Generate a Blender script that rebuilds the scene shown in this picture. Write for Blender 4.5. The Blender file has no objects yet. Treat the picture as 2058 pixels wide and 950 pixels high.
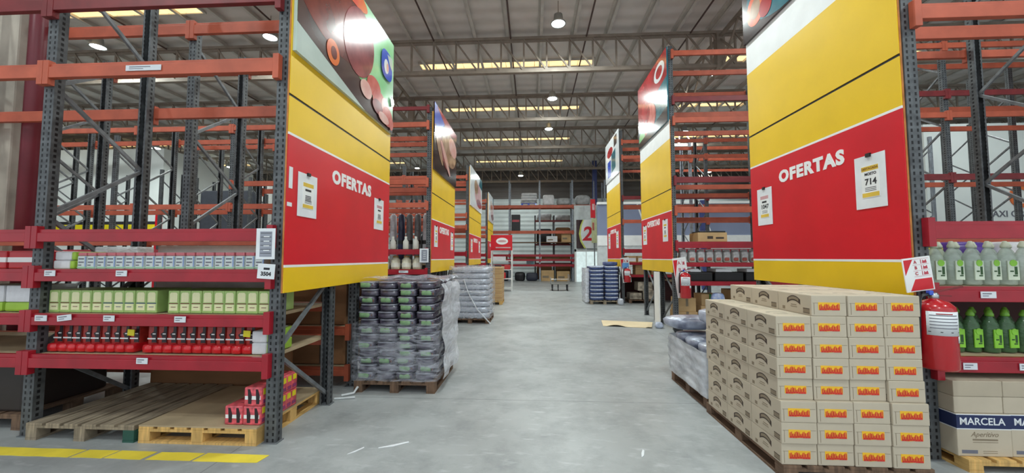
import bpy, bmesh, math, random
from mathutils import Vector, Matrix
R = random.Random(7)
SC = bpy.context.scene
COL = SC.collection
PI = math.pi

# ---------------------------------------------------------------- camera, world, exposure
F_PX, W_PX = 760.0, 2058.0
EYE = 1.55
cam = bpy.data.cameras.new('camera')
cam.sensor_fit = 'HORIZONTAL'
cam.sensor_width = 36.0
cam.lens = F_PX / W_PX * 36.0
cam.clip_start, cam.clip_end = 0.05, 200
cam_o = bpy.data.objects.new('camera', cam)
COL.objects.link(cam_o)
cam_o.location = (0, 0, EYE)
cam_o.rotation_euler = (math.radians(90 + 3.23), 0, math.radians(3.09))
SC.camera = cam_o
SC.view_settings.view_transform = 'Standard'
SC.view_settings.look = 'None'
SC.view_settings.gamma = 1.0
SC.view_settings.use_curve_mapping = False
SC.view_settings.exposure = 0.0
wd = bpy.data.worlds.new('hall_ambient')
SC.world = wd
wd.use_nodes = True
wbg = wd.node_tree.nodes['Background']
wbg.inputs[0].default_value = (0.88, 0.95, 1.0, 1)
wbg.inputs[1].default_value = 1.05
LAMP_W = 168.0
SKYLIGHT = 1.8
# ---------------------------------------------------------------- materials
def lin(c):
    return tuple(((v / 255) / 12.92 if v / 255 <= 0.04045 else ((v / 255 + 0.055) / 1.055) ** 2.4) for v in c)
MATS = {}
def nd(nt, t, **k):
    n = nt.nodes.new(t)
    for a, v in k.items(): setattr(n, a, v)
    return n
def mat(name, rgb, rough=0.5, metal=0.0, var=0.08, scale=6.0, bump=0.0, bscale=40.0, emit=0.0, alpha=None, stretch=None, rgb2=None, coat=0.0):
    """principled material with a noise driven mottling of its own colour"""
    if name in MATS: return MATS[name]
    m = bpy.data.materials.new(name); m.use_nodes = True
    nt = m.node_tree; bs = nt.nodes['Principled BSDF']
    c = lin(rgb)
    tc = nd(nt, 'ShaderNodeTexCoord'); mp = nd(nt, 'ShaderNodeMapping')
    if stretch: mp.inputs['Scale'].default_value = stretch
    nt.links.new(tc.outputs['Object'], mp.inputs['Vector'])
    nz = nd(nt, 'ShaderNodeTexNoise'); nz.inputs['Scale'].default_value = scale; nz.inputs['Detail'].default_value = 4
    nt.links.new(mp.outputs[0], nz.inputs['Vector'])
    rp = nd(nt, 'ShaderNodeValToRGB')
    lo = tuple(max(0, v * (1 - var * 1.6)) for v in c); hi = tuple(min(1, v * (1 + var)) for v in c)
    if rgb2: lo, hi = lin(rgb2), c
    rp.color_ramp.elements[0].position = 0.3; rp.color_ramp.elements[1].position = 0.7
    rp.color_ramp.elements[0].color = (*lo, 1); rp.color_ramp.elements[1].color = (*hi, 1)
    nt.links.new(nz.outputs['Fac'], rp.inputs['Fac'])
    nt.links.new(rp.outputs['Color'], bs.inputs['Base Color'])
    bs.inputs['Roughness'].default_value = rough; bs.inputs['Metallic'].default_value = metal
    if coat: bs.inputs['Coat Weight'].default_value = coat; bs.inputs['Coat Roughness'].default_value = 0.08
    if bump:
        n2 = nd(nt, 'ShaderNodeTexNoise'); n2.inputs['Scale'].default_value = bscale
        nt.links.new(mp.outputs[0], n2.inputs['Vector'])
        bp = nd(nt, 'ShaderNodeBump'); bp.inputs['Strength'].default_value = bump; bp.inputs['Distance'].default_value = 0.02
        nt.links.new(n2.outputs['Fac'], bp.inputs['Height']); nt.links.new(bp.outputs['Normal'], bs.inputs['Normal'])
    if emit:
        bs.inputs['Emission Color'].default_value = (*c, 1); bs.inputs['Emission Strength'].default_value = emit
    if alpha is not None: bs.inputs['Alpha'].default_value = alpha
    MATS[name] = m
    return m
def post_mat(name, rgb, pitch=0.05):
    """galvanised / painted upright with two columns of dark slots"""
    m = mat(name, rgb, 0.5, 0.35, 0.25, 14)
    nt = m.node_tree; bs = nt.nodes['Principled BSDF']
    src = bs.inputs['Base Color'].links[0].from_socket
    tc = nd(nt, 'ShaderNodeTexCoord'); sp = nd(nt, 'ShaderNodeSeparateXYZ'); nt.links.new(tc.outputs['Object'], sp.inputs[0])
    def mth(op, a, b=None):
        n = nd(nt, 'ShaderNodeMath', operation=op)
        for i, v in enumerate((a, b)):
            if v is None: continue
            if isinstance(v, (int, float)): n.inputs[i].default_value = v
            else: nt.links.new(v, n.inputs[i])
        return n.outputs[0]
    fz = mth('LESS_THAN', mth('ABSOLUTE', mth('SUBTRACT', mth('FRACT', mth('MULTIPLY', sp.outputs['Z'], 1 / pitch)), 0.5)), 0.27)
    ax = mth('ABSOLUTE', sp.outputs['X'])
    fx = mth('LESS_THAN', mth('ABSOLUTE', mth('SUBTRACT', ax, 0.024)), 0.008)
    side = mth('MULTIPLY', mth('GREATER_THAN', ax, 0.047), mth('LESS_THAN', mth('ABSOLUTE', mth('SUBTRACT', sp.outputs['Y'], 0.036)), 0.011))
    hole = mth('MULTIPLY', fz, mth('MAXIMUM', fx, side))
    mx = nd(nt, 'ShaderNodeMix', data_type='RGBA')
    nt.links.new(hole, mx.inputs[0]); nt.links.new(src, mx.inputs[6]); mx.inputs[7].default_value = (0.012, 0.012, 0.014, 1)
    nt.links.new(mx.outputs[2], bs.inputs['Base Color'])
    return m
def film_mat(name, rgb, clear, rough=0.2, scale=9.0, stretch=(1, 1, 3)):
    """shrink film: clear in places, milky where it wrinkles, with a glossy skin"""
    if name in MATS: return MATS[name]
    m = bpy.data.materials.new(name); m.use_nodes = True
    nt = m.node_tree; bs = nt.nodes['Principled BSDF']
    bs.inputs['Base Color'].default_value = (*lin(rgb), 1); bs.inputs['Roughness'].default_value = rough
    out = nt.nodes['Material Output']
    tr = nd(nt, 'ShaderNodeBsdfTransparent'); mx = nd(nt, 'ShaderNodeMixShader')
    tc = nd(nt, 'ShaderNodeTexCoord'); mp = nd(nt, 'ShaderNodeMapping'); mp.inputs['Scale'].default_value = stretch
    nt.links.new(tc.outputs['Object'], mp.inputs['Vector'])
    nz = nd(nt, 'ShaderNodeTexNoise'); nz.inputs['Scale'].default_value = scale; nz.inputs['Detail'].default_value = 5; nz.inputs['Distortion'].default_value = 1.2
    nt.links.new(mp.outputs[0], nz.inputs['Vector'])
    rp = nd(nt, 'ShaderNodeValToRGB'); rp.color_ramp.elements[0].position = 0.38; rp.color_ramp.elements[1].position = 0.68
    a, b = clear
    rp.color_ramp.elements[0].color = (a, a, a, 1); rp.color_ramp.elements[1].color = (b, b, b, 1)
    nt.links.new(nz.outputs['Fac'], rp.inputs['Fac'])
    bp = nd(nt, 'ShaderNodeBump'); bp.inputs['Strength'].default_value = 0.5; bp.inputs['Distance'].default_value = 0.03
    nt.links.new(nz.outputs['Fac'], bp.inputs['Height']); nt.links.new(bp.outputs['Normal'], bs.inputs['Normal'])
    nt.links.new(rp.outputs['Color'], mx.inputs['Fac']); nt.links.new(tr.outputs[0], mx.inputs[1]); nt.links.new(bs.outputs[0], mx.inputs[2])
    nt.links.new(mx.outputs[0], out.inputs['Surface'])
    MATS[name] = m
    return m
def emit_mat(name, rgb, s):
    if name in MATS: return MATS[name]
    m = bpy.data.materials.new(name); m.use_nodes = True
    nt = m.node_tree; nt.nodes.remove(nt.nodes['Principled BSDF'])
    e = nd(nt, 'ShaderNodeEmission'); e.inputs[0].default_value = (*lin(rgb), 1); e.inputs[1].default_value = s
    tc = nd(nt, 'ShaderNodeTexCoord'); nz = nd(nt, 'ShaderNodeTexNoise'); nz.inputs['Scale'].default_value = 5
    nt.links.new(tc.outputs['Object'], nz.inputs['Vector'])
    mr = nd(nt, 'ShaderNodeMapRange'); mr.inputs[3].default_value = s * 0.75; mr.inputs[4].default_value = s * 1.25
    nt.links.new(nz.outputs['Fac'], mr.inputs[0]); nt.links.new(mr.outputs[0], e.inputs[1])
    nt.links.new(e.outputs[0], nt.nodes['Material Output'].inputs['Surface'])
    MATS[name] = m
    return m
GREY_POST = post_mat('painted grey upright', (94, 97, 100))
BACK_POST = post_mat('pale galvanised upright', (168, 176, 186))
BRACE = mat('grey brace steel', (124, 128, 132), 0.5, 0.3, 0.2, 12)
ORANGE = mat('orange beam enamel', (190, 92, 66), 0.5, 0.0, 0.12, 5)
RED_BEAM = mat('red beam enamel', (160, 26, 42), 0.35, 0.0, 0.10, 6)
DARK_RED = mat('dark red enamel', (124, 36, 40), 0.45, 0.0, 0.14, 6)
YELLOW = mat('yellow panel paint', (238, 196, 24), 0.38, 0.0, 0.035, 2)
PANEL_RED = mat('red panel paint', (212, 18, 38), 0.38, 0.0, 0.05, 2)
WHITE = mat('white print', (238, 240, 240), 0.5, 0.0, 0.03, 5)
PAPER = mat('white paper', (228, 232, 236), 0.55, 0.0, 0.04, 8)
INK = mat('black print', (44, 44, 50), 0.6)
GREY_INK = mat('grey print', (116, 118, 128), 0.6)
GOLD = mat('gold print', (226, 190, 70), 0.55)
PLY = mat('plywood edge', (196, 126, 66), 0.7, 0.0, 0.2, 9)
WOOD_OLD = mat('weathered pallet wood', (150, 136, 116), 0.85, 0, 0.3, 5, stretch=(9, 1, 1))
WOOD_NEW = mat('new pallet wood', (214, 172, 104), 0.75, 0, 0.2, 5, stretch=(8, 1, 1))
WOOD_DARK = mat('dark pallet wood', (112, 88, 70), 0.85, 0, 0.3, 5, stretch=(8, 1, 1))
PLYTOP = mat('plywood sheet', (176, 156, 126), 0.75, 0, 0.14, 3)
GREEN_WOOD = mat('green painted wood', (40, 84, 72), 0.7)
CARD = mat('pale brown cardboard', (194, 182, 162), 0.8, 0, 0.06, 3)
CARD_W = mat('tan cardboard', (196, 162, 116), 0.8, 0, 0.10, 3)
CARD_D = mat('dark brown cardboard', (128, 90, 58), 0.85, 0, 0.12, 2, stretch=(1, 1, 3))
DARKINK = mat('dark brown box print', (70, 58, 50), 0.75)
LIGHTINK = mat('faded brown box print', (138, 124, 104), 0.8)
BLACK = mat('black plastic', (28, 28, 31), 0.45)
CHROME = mat('bare steel', (190, 194, 198), 0.3, 0.9)
TRUSS = mat('grey truss paint', (146, 134, 122), 0.65, 0.0, 0.12, 4)
# ---------------------------------------------------------------- mesh builder
class MB:
    def __init__(s): s.b = bmesh.new()
    def box(s, x0, x1, y0, y1, z0, z1, c=0.0):
        if c <= 0:
            v = [s.b.verts.new((x, y, z)) for x in (x0, x1) for y in (y0, y1) for z in (z0, z1)]
            for f in ((0, 1, 3, 2), (4, 6, 7, 5), (0, 4, 5, 1), (2, 3, 7, 6), (0, 2, 6, 4), (1, 5, 7, 3)):
                s.b.faces.new([v[i] for i in f])
            return s
        t = bmesh.new(); bmesh.ops.create_cube(t, size=1)
        bmesh.ops.scale(t, vec=(x1 - x0, y1 - y0, z1 - z0), verts=t.verts)
        bmesh.ops.bevel(t, geom=t.edges[:], offset=c, segments=2, affect='EDGES', profile=0.6)
        bmesh.ops.translate(t, vec=((x0 + x1) / 2, (y0 + y1) / 2, (z0 + z1) / 2), verts=t.verts)
        return s.add(t)
    def add(s, t, m=None):
        if m is not None: bmesh.ops.transform(t, matrix=m, verts=t.verts)
        mp = {v: s.b.verts.new(v.co) for v in t.verts}
        for f in t.faces:
            try: s.b.faces.new([mp[v] for v in f.verts])
            except ValueError: pass
        t.free(); return s
    def bar(s, p, q, w, h):
        p, q = Vector(p), Vector(q); d = q - p; L = d.length; d.normalize()
        up = Vector((0, 0, 1)) if abs(d.z) < 0.95 else Vector((0, 1, 0))
        x = d.cross(up).normalized(); z = x.cross(d).normalized()
        v = []
        for e in (p, q):
            for a, b in ((-1, -1), (1, -1), (1, 1), (-1, 1)): v.append(s.b.verts.new(e + x * a * w / 2 + z * b * h / 2))
        for f in ((0, 1, 2, 3), (7, 6, 5, 4), (0, 4, 5, 1), (1, 5, 6, 2), (2, 6, 7, 3), (3, 7, 4, 0)): s.b.faces.new([v[i] for i in f])
        return s
    def tube(s, pts, r, n=8):
        pts = [Vector(p) for p in pts]; rings = []
        for i, p in enumerate(pts):
            d = (pts[min(i + 1, len(pts) - 1)] - pts[max(i - 1, 0)]).normalized()
            up = Vector((0, 0, 1)) if abs(d.z) < 0.9 else Vector((1, 0, 0))
            x = d.cross(up).normalized(); y = x.cross(d)
            rr = r[i] if isinstance(r, (list, tuple)) else r
            rings.append([s.b.verts.new(p + (x * math.cos(2 * PI * k / n) + y * math.sin(2 * PI * k / n)) * rr) for k in range(n)])
        for a, b in zip(rings, rings[1:]):
            for k in range(n): s.b.faces.new((a[k], a[(k + 1) % n], b[(k + 1) % n], b[k]))
        s.b.faces.new(rings[0][::-1]); s.b.faces.new(rings[-1]); return s
    def lathe(s, prof, n=20, c=(0, 0, 0), sx=1, sy=1):
        rings = [[s.b.verts.new((c[0] + r * math.cos(2 * PI * k / n) * sx, c[1] + r * math.sin(2 * PI * k / n) * sy, c[2] + z)) for k in range(n)] for r, z in prof]
        for a, b in zip(rings, rings[1:]):
            for k in range(n): s.b.faces.new((a[k], a[(k + 1) % n], b[(k + 1) % n], b[k]))
        s.b.faces.new(rings[0][::-1]); s.b.faces.new(rings[-1]); return s
    def poly(s, pts, ax, d0, d1):
        """extrude a 2D outline: ax 'x' -> (y,z) outline between x=d0..d1; 'y' -> (x,z); 'z' -> (x,y)"""
        def P(p, d): return {'x': (d, p[0], p[1]), 'y': (p[0], d, p[1]), 'z': (p[0], p[1], d)}[ax]
        a = [s.b.verts.new(P(p, d0)) for p in pts]; b = [s.b.verts.new(P(p, d1)) for p in pts]
        n = len(pts)
        s.b.faces.new(a[::-1]); s.b.faces.new(b)
        for k in range(n): s.b.faces.new((a[k], a[(k + 1) % n], b[(k + 1) % n], b[k]))
        return s
    def pillow(s, x0, x1, y0, y1, z0, z1, e=0.55, n=12, m=8, wob=0.0, seed=0):
        """rounded bag: superellipsoid with slight lumps"""
        rr = random.Random(seed)
        ph = [rr.uniform(0, 6.28) for _ in range(4)]
        cx, cy, cz = (x0 + x1) / 2, (y0 + y1) / 2, (z0 + z1) / 2
        def sp(v, p): return math.copysign(abs(v) ** p, v)
        rings = []
        for i in range(1, m):
            t = -PI / 2 + PI * i / m; ring = []
            for k in range(n):
                u = 2 * PI * k / n
                w = 1 + wob * (math.sin(3 * u + ph[0]) + math.sin(5 * t + ph[1]) + math.sin(2 * u - 3 * t + ph[2])) / 3
                ring.append(s.b.verts.new((cx + sp(math.cos(t), e) * sp(math.cos(u), e) * (x1 - x0) / 2 * w, cy + sp(math.cos(t), e) * sp(math.sin(u), e) * (y1 - y0) / 2 * w, cz + sp(math.sin(t), e) * (z1 - z0) / 2)))
            rings.append(ring)
        bt = s.b.verts.new((cx, cy, z0)); tp = s.b.verts.new((cx, cy, z1))
        for a, b in zip(rings, rings[1:]):
            for k in range(n): s.b.faces.new((a[k], a[(k + 1) % n], b[(k + 1) % n], b[k]))
        for k in range(n):
            s.b.faces.new((bt, rings[0][(k + 1) % n], rings[0][k])); s.b.faces.new((tp, rings[-1][k], rings[-1][(k + 1) % n]))
        return s
    def build(s, name, m, parent=None, loc=None, smooth=False):
        bmesh.ops.recalc_face_normals(s.b, faces=s.b.faces)
        me = bpy.data.meshes.new(name); s.b.to_mesh(me); s.b.free(); me.materials.append(m)
        if smooth:
            for p in me.polygons: p.use_smooth = True
        o = bpy.data.objects.new(name, me); COL.objects.link(o)
        if loc: o.location = loc
        if parent: o.parent = parent
        return o
def tag(o, label, cat, group=None, kind=None):
    n = len(label.split())
    if n < 4 or n > 16: print('LABEL LENGTH', n, label)
    o['label'] = label; o['category'] = cat
    if group: o['group'] = group
    if kind: o['kind'] = kind
    return o
def thing(name, label, cat, loc=(0, 0, 0), group=None, rz=0.0):
    o = bpy.data.objects.new(name, None); COL.objects.link(o); o.location = loc; o.rotation_euler.z = rz
    o.empty_display_size = 0.05
    return tag(o, label, cat, group)
def struct(o): o['kind'] = 'structure'; return o
KIDS = {}
def kids(o):
    return [c for c in o.children]
def dup(root, loc, label, rz=None, group=None):
    r = root.copy(); COL.objects.link(r); r.location = loc
    if rz is not None: r.rotation_euler.z = rz
    r['label'] = label
    if group: r['group'] = group
    if not 4 <= len(label.split()) <= 16: print('LABEL LENGTH', label)
    for ch in kids(root):
        c = ch.copy(); COL.objects.link(c); c.parent = r
        for g in kids(ch):
            d = g.copy(); COL.objects.link(d); d.parent = c
    return r
ORD = 'first second third fourth fifth sixth seventh eighth ninth tenth eleventh twelfth thirteenth fourteenth fifteenth sixteenth seventeenth eighteenth nineteenth twentieth'.split()
def text_bm(s, size, bold=0.0, depth=0.002, shear=0.0, sx=1.0, space=1.0):
    cu = bpy.data.curves.new('t', 'FONT'); cu.body = s; cu.size = size; cu.offset = bold; cu.extrude = depth; cu.shear = shear
    cu.space_character = space; cu.align_x = 'CENTER'; cu.align_y = 'CENTER'; cu.resolution_u = 3
    o = bpy.data.objects.new('t', cu); COL.objects.link(o)
    bpy.context.view_layer.update()
    me = bpy.data.meshes.new_from_object(o.evaluated_get(bpy.context.evaluated_depsgraph_get()))
    b = bmesh.new(); b.from_mesh(me); bpy.data.objects.remove(o); bpy.data.curves.remove(cu); bpy.data.meshes.remove(me)
    if sx != 1: bmesh.ops.scale(b, vec=(sx, 1, 1), verts=b.verts)
    return b
# frames for flat print: maps text x -> reading direction, y -> up, z -> towards the viewer
FACE_PX = Matrix(((0, 0, 1, 0), (1, 0, 0, 0), (0, 1, 0, 0), (0, 0, 0, 1)))      # faces +X, reads towards +Y
FACE_NX = Matrix(((0, 0, -1, 0), (-1, 0, 0, 0), (0, 1, 0, 0), (0, 0, 0, 1)))    # faces -X, reads towards -Y
FACE_NY = Matrix(((1, 0, 0, 0), (0, 0, -1, 0), (0, 1, 0, 0), (0, 0, 0, 1)))     # faces -Y, reads towards +X
def T(x, y, z): return Matrix.Translation((x, y, z))
TX = {}
def txt(key, *a, **k):
    """text meshes are made once and copied"""
    kk = (key, a, tuple(sorted(k.items())))
    if kk not in TX: TX[kk] = text_bm(key, *a, **k)
    return TX[kk].copy()

# ---------------------------------------------------------------- floor, walls, roof
XL, XR, YB, YF = -31.0, 26.0, 31.0, -6.0
ROOF = 8.85
def floor_material():
    m = mat('polished concrete', (166, 170, 171), 0.4, 0, 0.12, 0.9)
    nt = m.node_tree; bs = nt.nodes['Principled BSDF']; src = bs.inputs['Base Color'].links[0].from_socket
    tc = nd(nt, 'ShaderNodeTexCoord'); sp = nd(nt, 'ShaderNodeSeparateXYZ'); nt.links.new(tc.outputs['Object'], sp.inputs[0])
    def mth(op, a, b=None):
        n = nd(nt, 'ShaderNodeMath', operation=op)
        for i, v in enumerate((a, b)):
            if v is None: continue
            if isinstance(v, (int, float)): n.inputs[i].default_value = v
            else: nt.links.new(v, n.inputs[i])
        return n.outputs[0]
    jy = mth('LESS_THAN', mth('ABSOLUTE', mth('SUBTRACT', mth('FRACT', mth('MULTIPLY', mth('SUBTRACT', sp.outputs['Y'], 2.12), 1 / 4.2)), 0.5)), 0.0014)
    jx = mth('LESS_THAN', mth('ABSOLUTE', mth('SUBTRACT', mth('FRACT', mth('MULTIPLY', mth('SUBTRACT', sp.outputs['X'], 0.1), 1 / 5.0)), 0.5)), 0.0010)
    jn = mth('MULTIPLY', mth('MAXIMUM', jy, jx), 0.45)
    # worn darker blotches and small light scuffs
    n1 = nd(nt, 'ShaderNodeTexNoise'); n1.inputs['Scale'].default_value = 2.3; n1.inputs['Detail'].default_value = 8; n1.inputs['Roughness'].default_value = 0.7
    nt.links.new(tc.outputs['Object'], n1.inputs['Vector'])
    r1 = nd(nt, 'ShaderNodeMapRange'); r1.inputs[1].default_value = 0.45; r1.inputs[2].default_value = 0.72; r1.inputs[4].default_value = 0.62
    nt.links.new(n1.outputs['Fac'], r1.inputs[0])
    mp = nd(nt, 'ShaderNodeMapping'); mp.inputs['Scale'].default_value = (3, 9, 1); mp.inputs['Rotation'].default_value = (0, 0, 0.5)
    nt.links.new(tc.outputs['Object'], mp.inputs['Vector'])
    n2 = nd(nt, 'ShaderNodeTexNoise'); n2.inputs['Scale'].default_value = 1.7; n2.inputs['Detail'].default_value = 6
    nt.links.new(mp.outputs[0], n2.inputs['Vector'])
    r2 = nd(nt, 'ShaderNodeMapRange'); r2.inputs[1].default_value = 0.58; r2.inputs[2].default_value = 0.76; r2.inputs[4].default_value = 0.55
    nt.links.new(n2.outputs['Fac'], r2.inputs[0])
    def mix(f, a, col):
        x = nd(nt, 'ShaderNodeMix', data_type='RGBA'); nt.links.new(f, x.inputs[0]); nt.links.new(a, x.inputs[6]); x.inputs[7].default_value = (*lin(col), 1); return x.outputs[2]
    c = mix(r1.outputs[0], src, (120, 124, 126)); c = mix(r2.outputs[0], c, (200, 204, 206)); c = mix(jn, c, (70, 72, 74))
    nt.links.new(c, bs.inputs['Base Color'])
    rr = nd(nt, 'ShaderNodeMapRange'); rr.inputs[3].default_value = 0.3; rr.inputs[4].default_value = 0.55
    nt.links.new(n1.outputs['Fac'], rr.inputs[0]); nt.links.new(rr.outputs[0], bs.inputs['Roughness'])
    return m
b = MB(); b.box(XL, XR, YF, YB, -0.2, 0.0); struct(b.build('floor', floor_material()))
def ribbed(name, rgb, axis, per, rough=0.55, var=0.06):
    m = mat(name, rgb, rough, 0, var, 1.5)
    nt = m.node_tree; bs = nt.nodes['Principled BSDF']
    tc = nd(nt, 'ShaderNodeTexCoord'); sp = nd(nt, 'ShaderNodeSeparateXYZ'); nt.links.new(tc.outputs['Object'], sp.inputs[0])
    w = nd(nt, 'ShaderNodeMath', operation='MULTIPLY'); w.inputs[1].default_value = 2 * PI / per
    nt.links.new(sp.outputs[axis], w.inputs[0])
    sn = nd(nt, 'ShaderNodeMath', operation='SINE'); nt.links.new(w.outputs[0], sn.inputs[0])
    bp = nd(nt, 'ShaderNodeBump'); bp.inputs['Strength'].default_value = 0.6; bp.inputs['Distance'].default_value = 0.03
    nt.links.new(sn.outputs[0], bp.inputs['Height']); nt.links.new(bp.outputs['Normal'], bs.inputs['Normal'])
    return m
ROOFM = ribbed('grey roof sheet', (222, 216, 212), 'Y', 0.55)
b = MB(); b.box(XL, XR, YF, YB, ROOF, ROOF + 0.1); struct(b.build('ceiling', ROOFM))
WALLW = ribbed('pale metal cladding', (206, 214, 214), 'Z', 0.35)
WALLD = ribbed('dark metal cladding', (104, 98, 94), 'Z', 0.4)
b = MB(); b.box(XL, XR, YB, YB + 0.2, 0, 6.4); struct(b.build('wall_back', WALLW))
b = MB(); b.box(XL, XR, YB - 0.02, YB + 0.2, 6.4, ROOF); struct(b.build('trim_1', WALLD))
b = MB(); b.box(XL - 0.2, XL, YF, YB, 0, ROOF); struct(b.build('wall_left', WALLD))
b = MB(); b.box(XR, XR + 0.2, YF, YB, 0, ROOF); struct(b.build('wall_right', WALLW))
# purlins run along the aisle under the roof sheets
PURL = mat('pale purlin steel', (204, 200, 194), 0.55, 0.1, 0.08, 3)
x = -29.7; b = None
while x < 25.5:
    b = MB()
    b.box(x, x + 0.025, YF, YB - 0.1, ROOF - 0.16, ROOF); b.box(x, x + 0.09, YF, YB - 0.1, ROOF - 0.165, ROOF - 0.145); b.box(x - 0.07, x, YF, YB - 0.1, ROOF - 0.02, ROOF - 0.001)
    struct(b.build('ceiling_purlin', PURL)); x += 1.07
PIPE = mat('brown roof pipe', (86, 66, 62), 0.45, 0.1)
for x in (-12.4, -7.8, -3.2, -0.68, 1.75, 5.0, 9.6):
    b = MB(); b.tube([(x, YF, ROOF - 0.22), (x, YB - 0.1, ROOF - 0.22)], 0.026, 8); struct(b.build('ceiling_pipe', PIPE))
# trusses across the hall
TY = (7.7, 11.9, 16.2, 20.4, 25.4, 29.6)
for y in TY:
    t = bpy.data.objects.new('ceiling_truss', None); COL.objects.link(t); t.location = (0, y, 0); t['kind'] = 'structure'
    b = MB(); b.box(XL, XR, -0.07, 0.07, 8.60, 8.685); b.box(XL, XR, -0.012, 0.012, 8.52, 8.60); b.build('top_chord', TRUSS, t)
    b = MB(); b.box(XL, XR, -0.07, 0.07, 7.50, 7.585); b.box(XL, XR, -0.012, 0.012, 7.585, 7.66); b.build('bottom_chord', TRUSS, t)
    b = MB(); x = XL + 0.4
    while x < XR - 0.5:
        b.bar((x, 0.02, 7.55), (x, 0.02, 8.63), 0.055, 0.05); b.bar((x, -0.025, 8.6), (x + 0.74, -0.025, 7.57), 0.04, 0.05); x += 0.74
    b.build('web', TRUSS, t)
# lengthwise girders with cross bracing
for gx in (-5.35, 5.9):
    t = bpy.data.objects.new('ceiling_girder', None); COL.objects.link(t); t.location = (gx, 0, 0); t['kind'] = 'structure'
    b = MB(); b.box(-0.06, 0.06, YF, YB - 0.1, 8.45, 8.52); b.box(-0.06, 0.06, YF, YB - 0.1, 7.36, 7.44); b.build('chord', TRUSS, t)
    b = MB()
    for y0, y1 in zip(TY, TY[1:]):
        h = (y1 - y0) / 4
        for k in range(4):
            b.bar((0, y0 + k * h, 7.4), (0, y0 + (k + 1) * h, 8.48), 0.05, 0.05)
            if gx > 0: b.bar((0.04, y0 + k * h, 8.48), (0.04, y0 + (k + 1) * h, 7.4), 0.05, 0.05)
        b.box(-0.12, 0.12, y0 - 0.12, y0 + 0.12, 7.2, 8.6)
    b.build('web', TRUSS, t)
# daylight strips in the roof
SKY = emit_mat('warm translucent roof strip', (255, 216, 150), SKYLIGHT)
n = 0
for y in (10.1, 13.78, 17.98, 22.72, 28.0):
    for x0, x1 in ((-28.5, -22.0), (-16.2, -9.7), (-4.2, 2.25), (7.0, 13.6)):
        n += 1
        yy_ = 9.4 if (y < 11 and x0 == -4.2) else y
        t = bpy.data.objects.new('window_%d' % n, None); COL.objects.link(t); t.location = (x0, yy_, ROOF - 0.03); t['kind'] = 'structure'
        b = MB(); L = x1 - x0; k = 12
        for i in range(k): b.box(L * i / k + 0.015, L * (i + 1) / k - 0.015, -0.2, 0.2, -0.02, 0.0)
        b.build('translucent_sheet', SKY, t)
        b = MB(); b.box(-0.05, L + 0.05, -0.25, -0.2, -0.05, 0.02); b.box(-0.05, L + 0.05, 0.2, 0.25, -0.05, 0.02); b.box(-0.05, 0, -0.2, 0.2, -0.05, 0.02); b.box(L, L + 0.05, -0.2, 0.2, -0.05, 0.02)
        b.build('window_frame', PURL, t)
# big inner volumes behind the racks
COLD = mat('white cold room panel', (240, 246, 244), 0.4, 0, 0.03, 1)
b = MB(); b.box(-30.5, -19.75, 19.0, 25.5, 0, 7.42); o = b.build('wall_cold_room', COLD); struct(o)
b = MB(); b.box(-30.5, -19.75, 18.93, 18.99, 2.4, 3.32); struct(b.build('trim_2', mat('yellow wall band', (246, 224, 30), 0.5)))
b = MB(); b.box(-30.5, -19.75, 18.93, 18.99, 3.32, 3.48); struct(b.build('trim_3', INK))
b = MB(); b.box(-19.9, -19.7, 18.85, 19.05, 0, 4.2); struct(b.build('trim_4', PANEL_RED))
b = MB(); b.box(-20.7, -14.5, 27.2, 30.4, 0, 7.0); struct(b.build('wall_office', mat('grey white partition', (196, 194, 190), 0.6)))
BLUEW = mat('blue grey partition panel', (128, 138, 166), 0.5, 0, 0.05, 0.6)
b = MB(); b.box(3.5, 24, 20.5, 20.7, 2.75, 4.42); struct(b.build('wall_partition', BLUEW))
b = MB(); b.box(3.5, 24, 20.42, 20.72, 4.42, 4.55); struct(b.build('trim_5', WHITE))
b = MB(); b.box(3.5, 24, 20.46, 20.72, 2.2, 2.75); struct(b.build('trim_6', WHITE))
b = MB(); b.box(3.5, 24, 20.5, 20.7, 0, 2.2); struct(b.build('wall_partition_base', mat('pale partition base', (206, 212, 214), 0.6)))
b = MB()
for x in (5.6, 8.9, 12.2): b.bar((x, 20.44, 4.4), (x + 0.55, 20.44, 2.7), 0.05, 0.12)
struct(b.build('trim_7', WHITE))
# white wall with lettering on the far right
b = MB(); b.box(15.1, 25.8, 15.2, 15.5, 0, 6.7); struct(b.build('wall_right_room', COLD))
s = thing('wall_sign', 'orange ring logo over grey lettering on white wall beyond right racks', 'sign', (0, 15.19, 0))
b = MB(); b.add(txt('AXI OR', 0.34, depth=0.01), T(17.95, 0, 3.2) @ FACE_NY); b.build('lettering', GREY_INK, s)
ring = MB()
pts_o = [(18.42 + 0.42 * math.cos(2 * PI * k / 40), 3.86 + 0.42 * math.sin(2 * PI * k / 40)) for k in range(41)]
pts_i = [(18.42 + 0.27 * math.cos(2 * PI * k / 40), 3.86 + 0.27 * math.sin(2 * PI * k / 40)) for k in range(41)]
ring.poly(pts_o + pts_i[::-1], 'y', -0.03, 0.0); ring.build('ring', mat('orange sign vinyl', (236, 120, 60), 0.4), s)
# back doorway
b = MB(); b.box(2.85, 4.3, 24.86, 24.95, 0, 1.95); t = b.build('door_1', emit_mat('bright doorway', (226, 246, 244), 0.9)); struct(t)
b = MB(); b.box(2.75, 2.85, 24.8, 24.98, 0, 2.1); b.box(4.3, 4.4, 24.8, 24.98, 0, 2.1); b.box(2.75, 4.4, 24.8, 24.98, 1.95, 2.1); b.build('door_frame', WHITE, t)
b = MB(); b.box(2.75, 9.0, 24.96, 25.1, 0, 5.0); struct(b.build('wall_back_room', mat('back room wall', (206, 214, 216), 0.5)))
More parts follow.
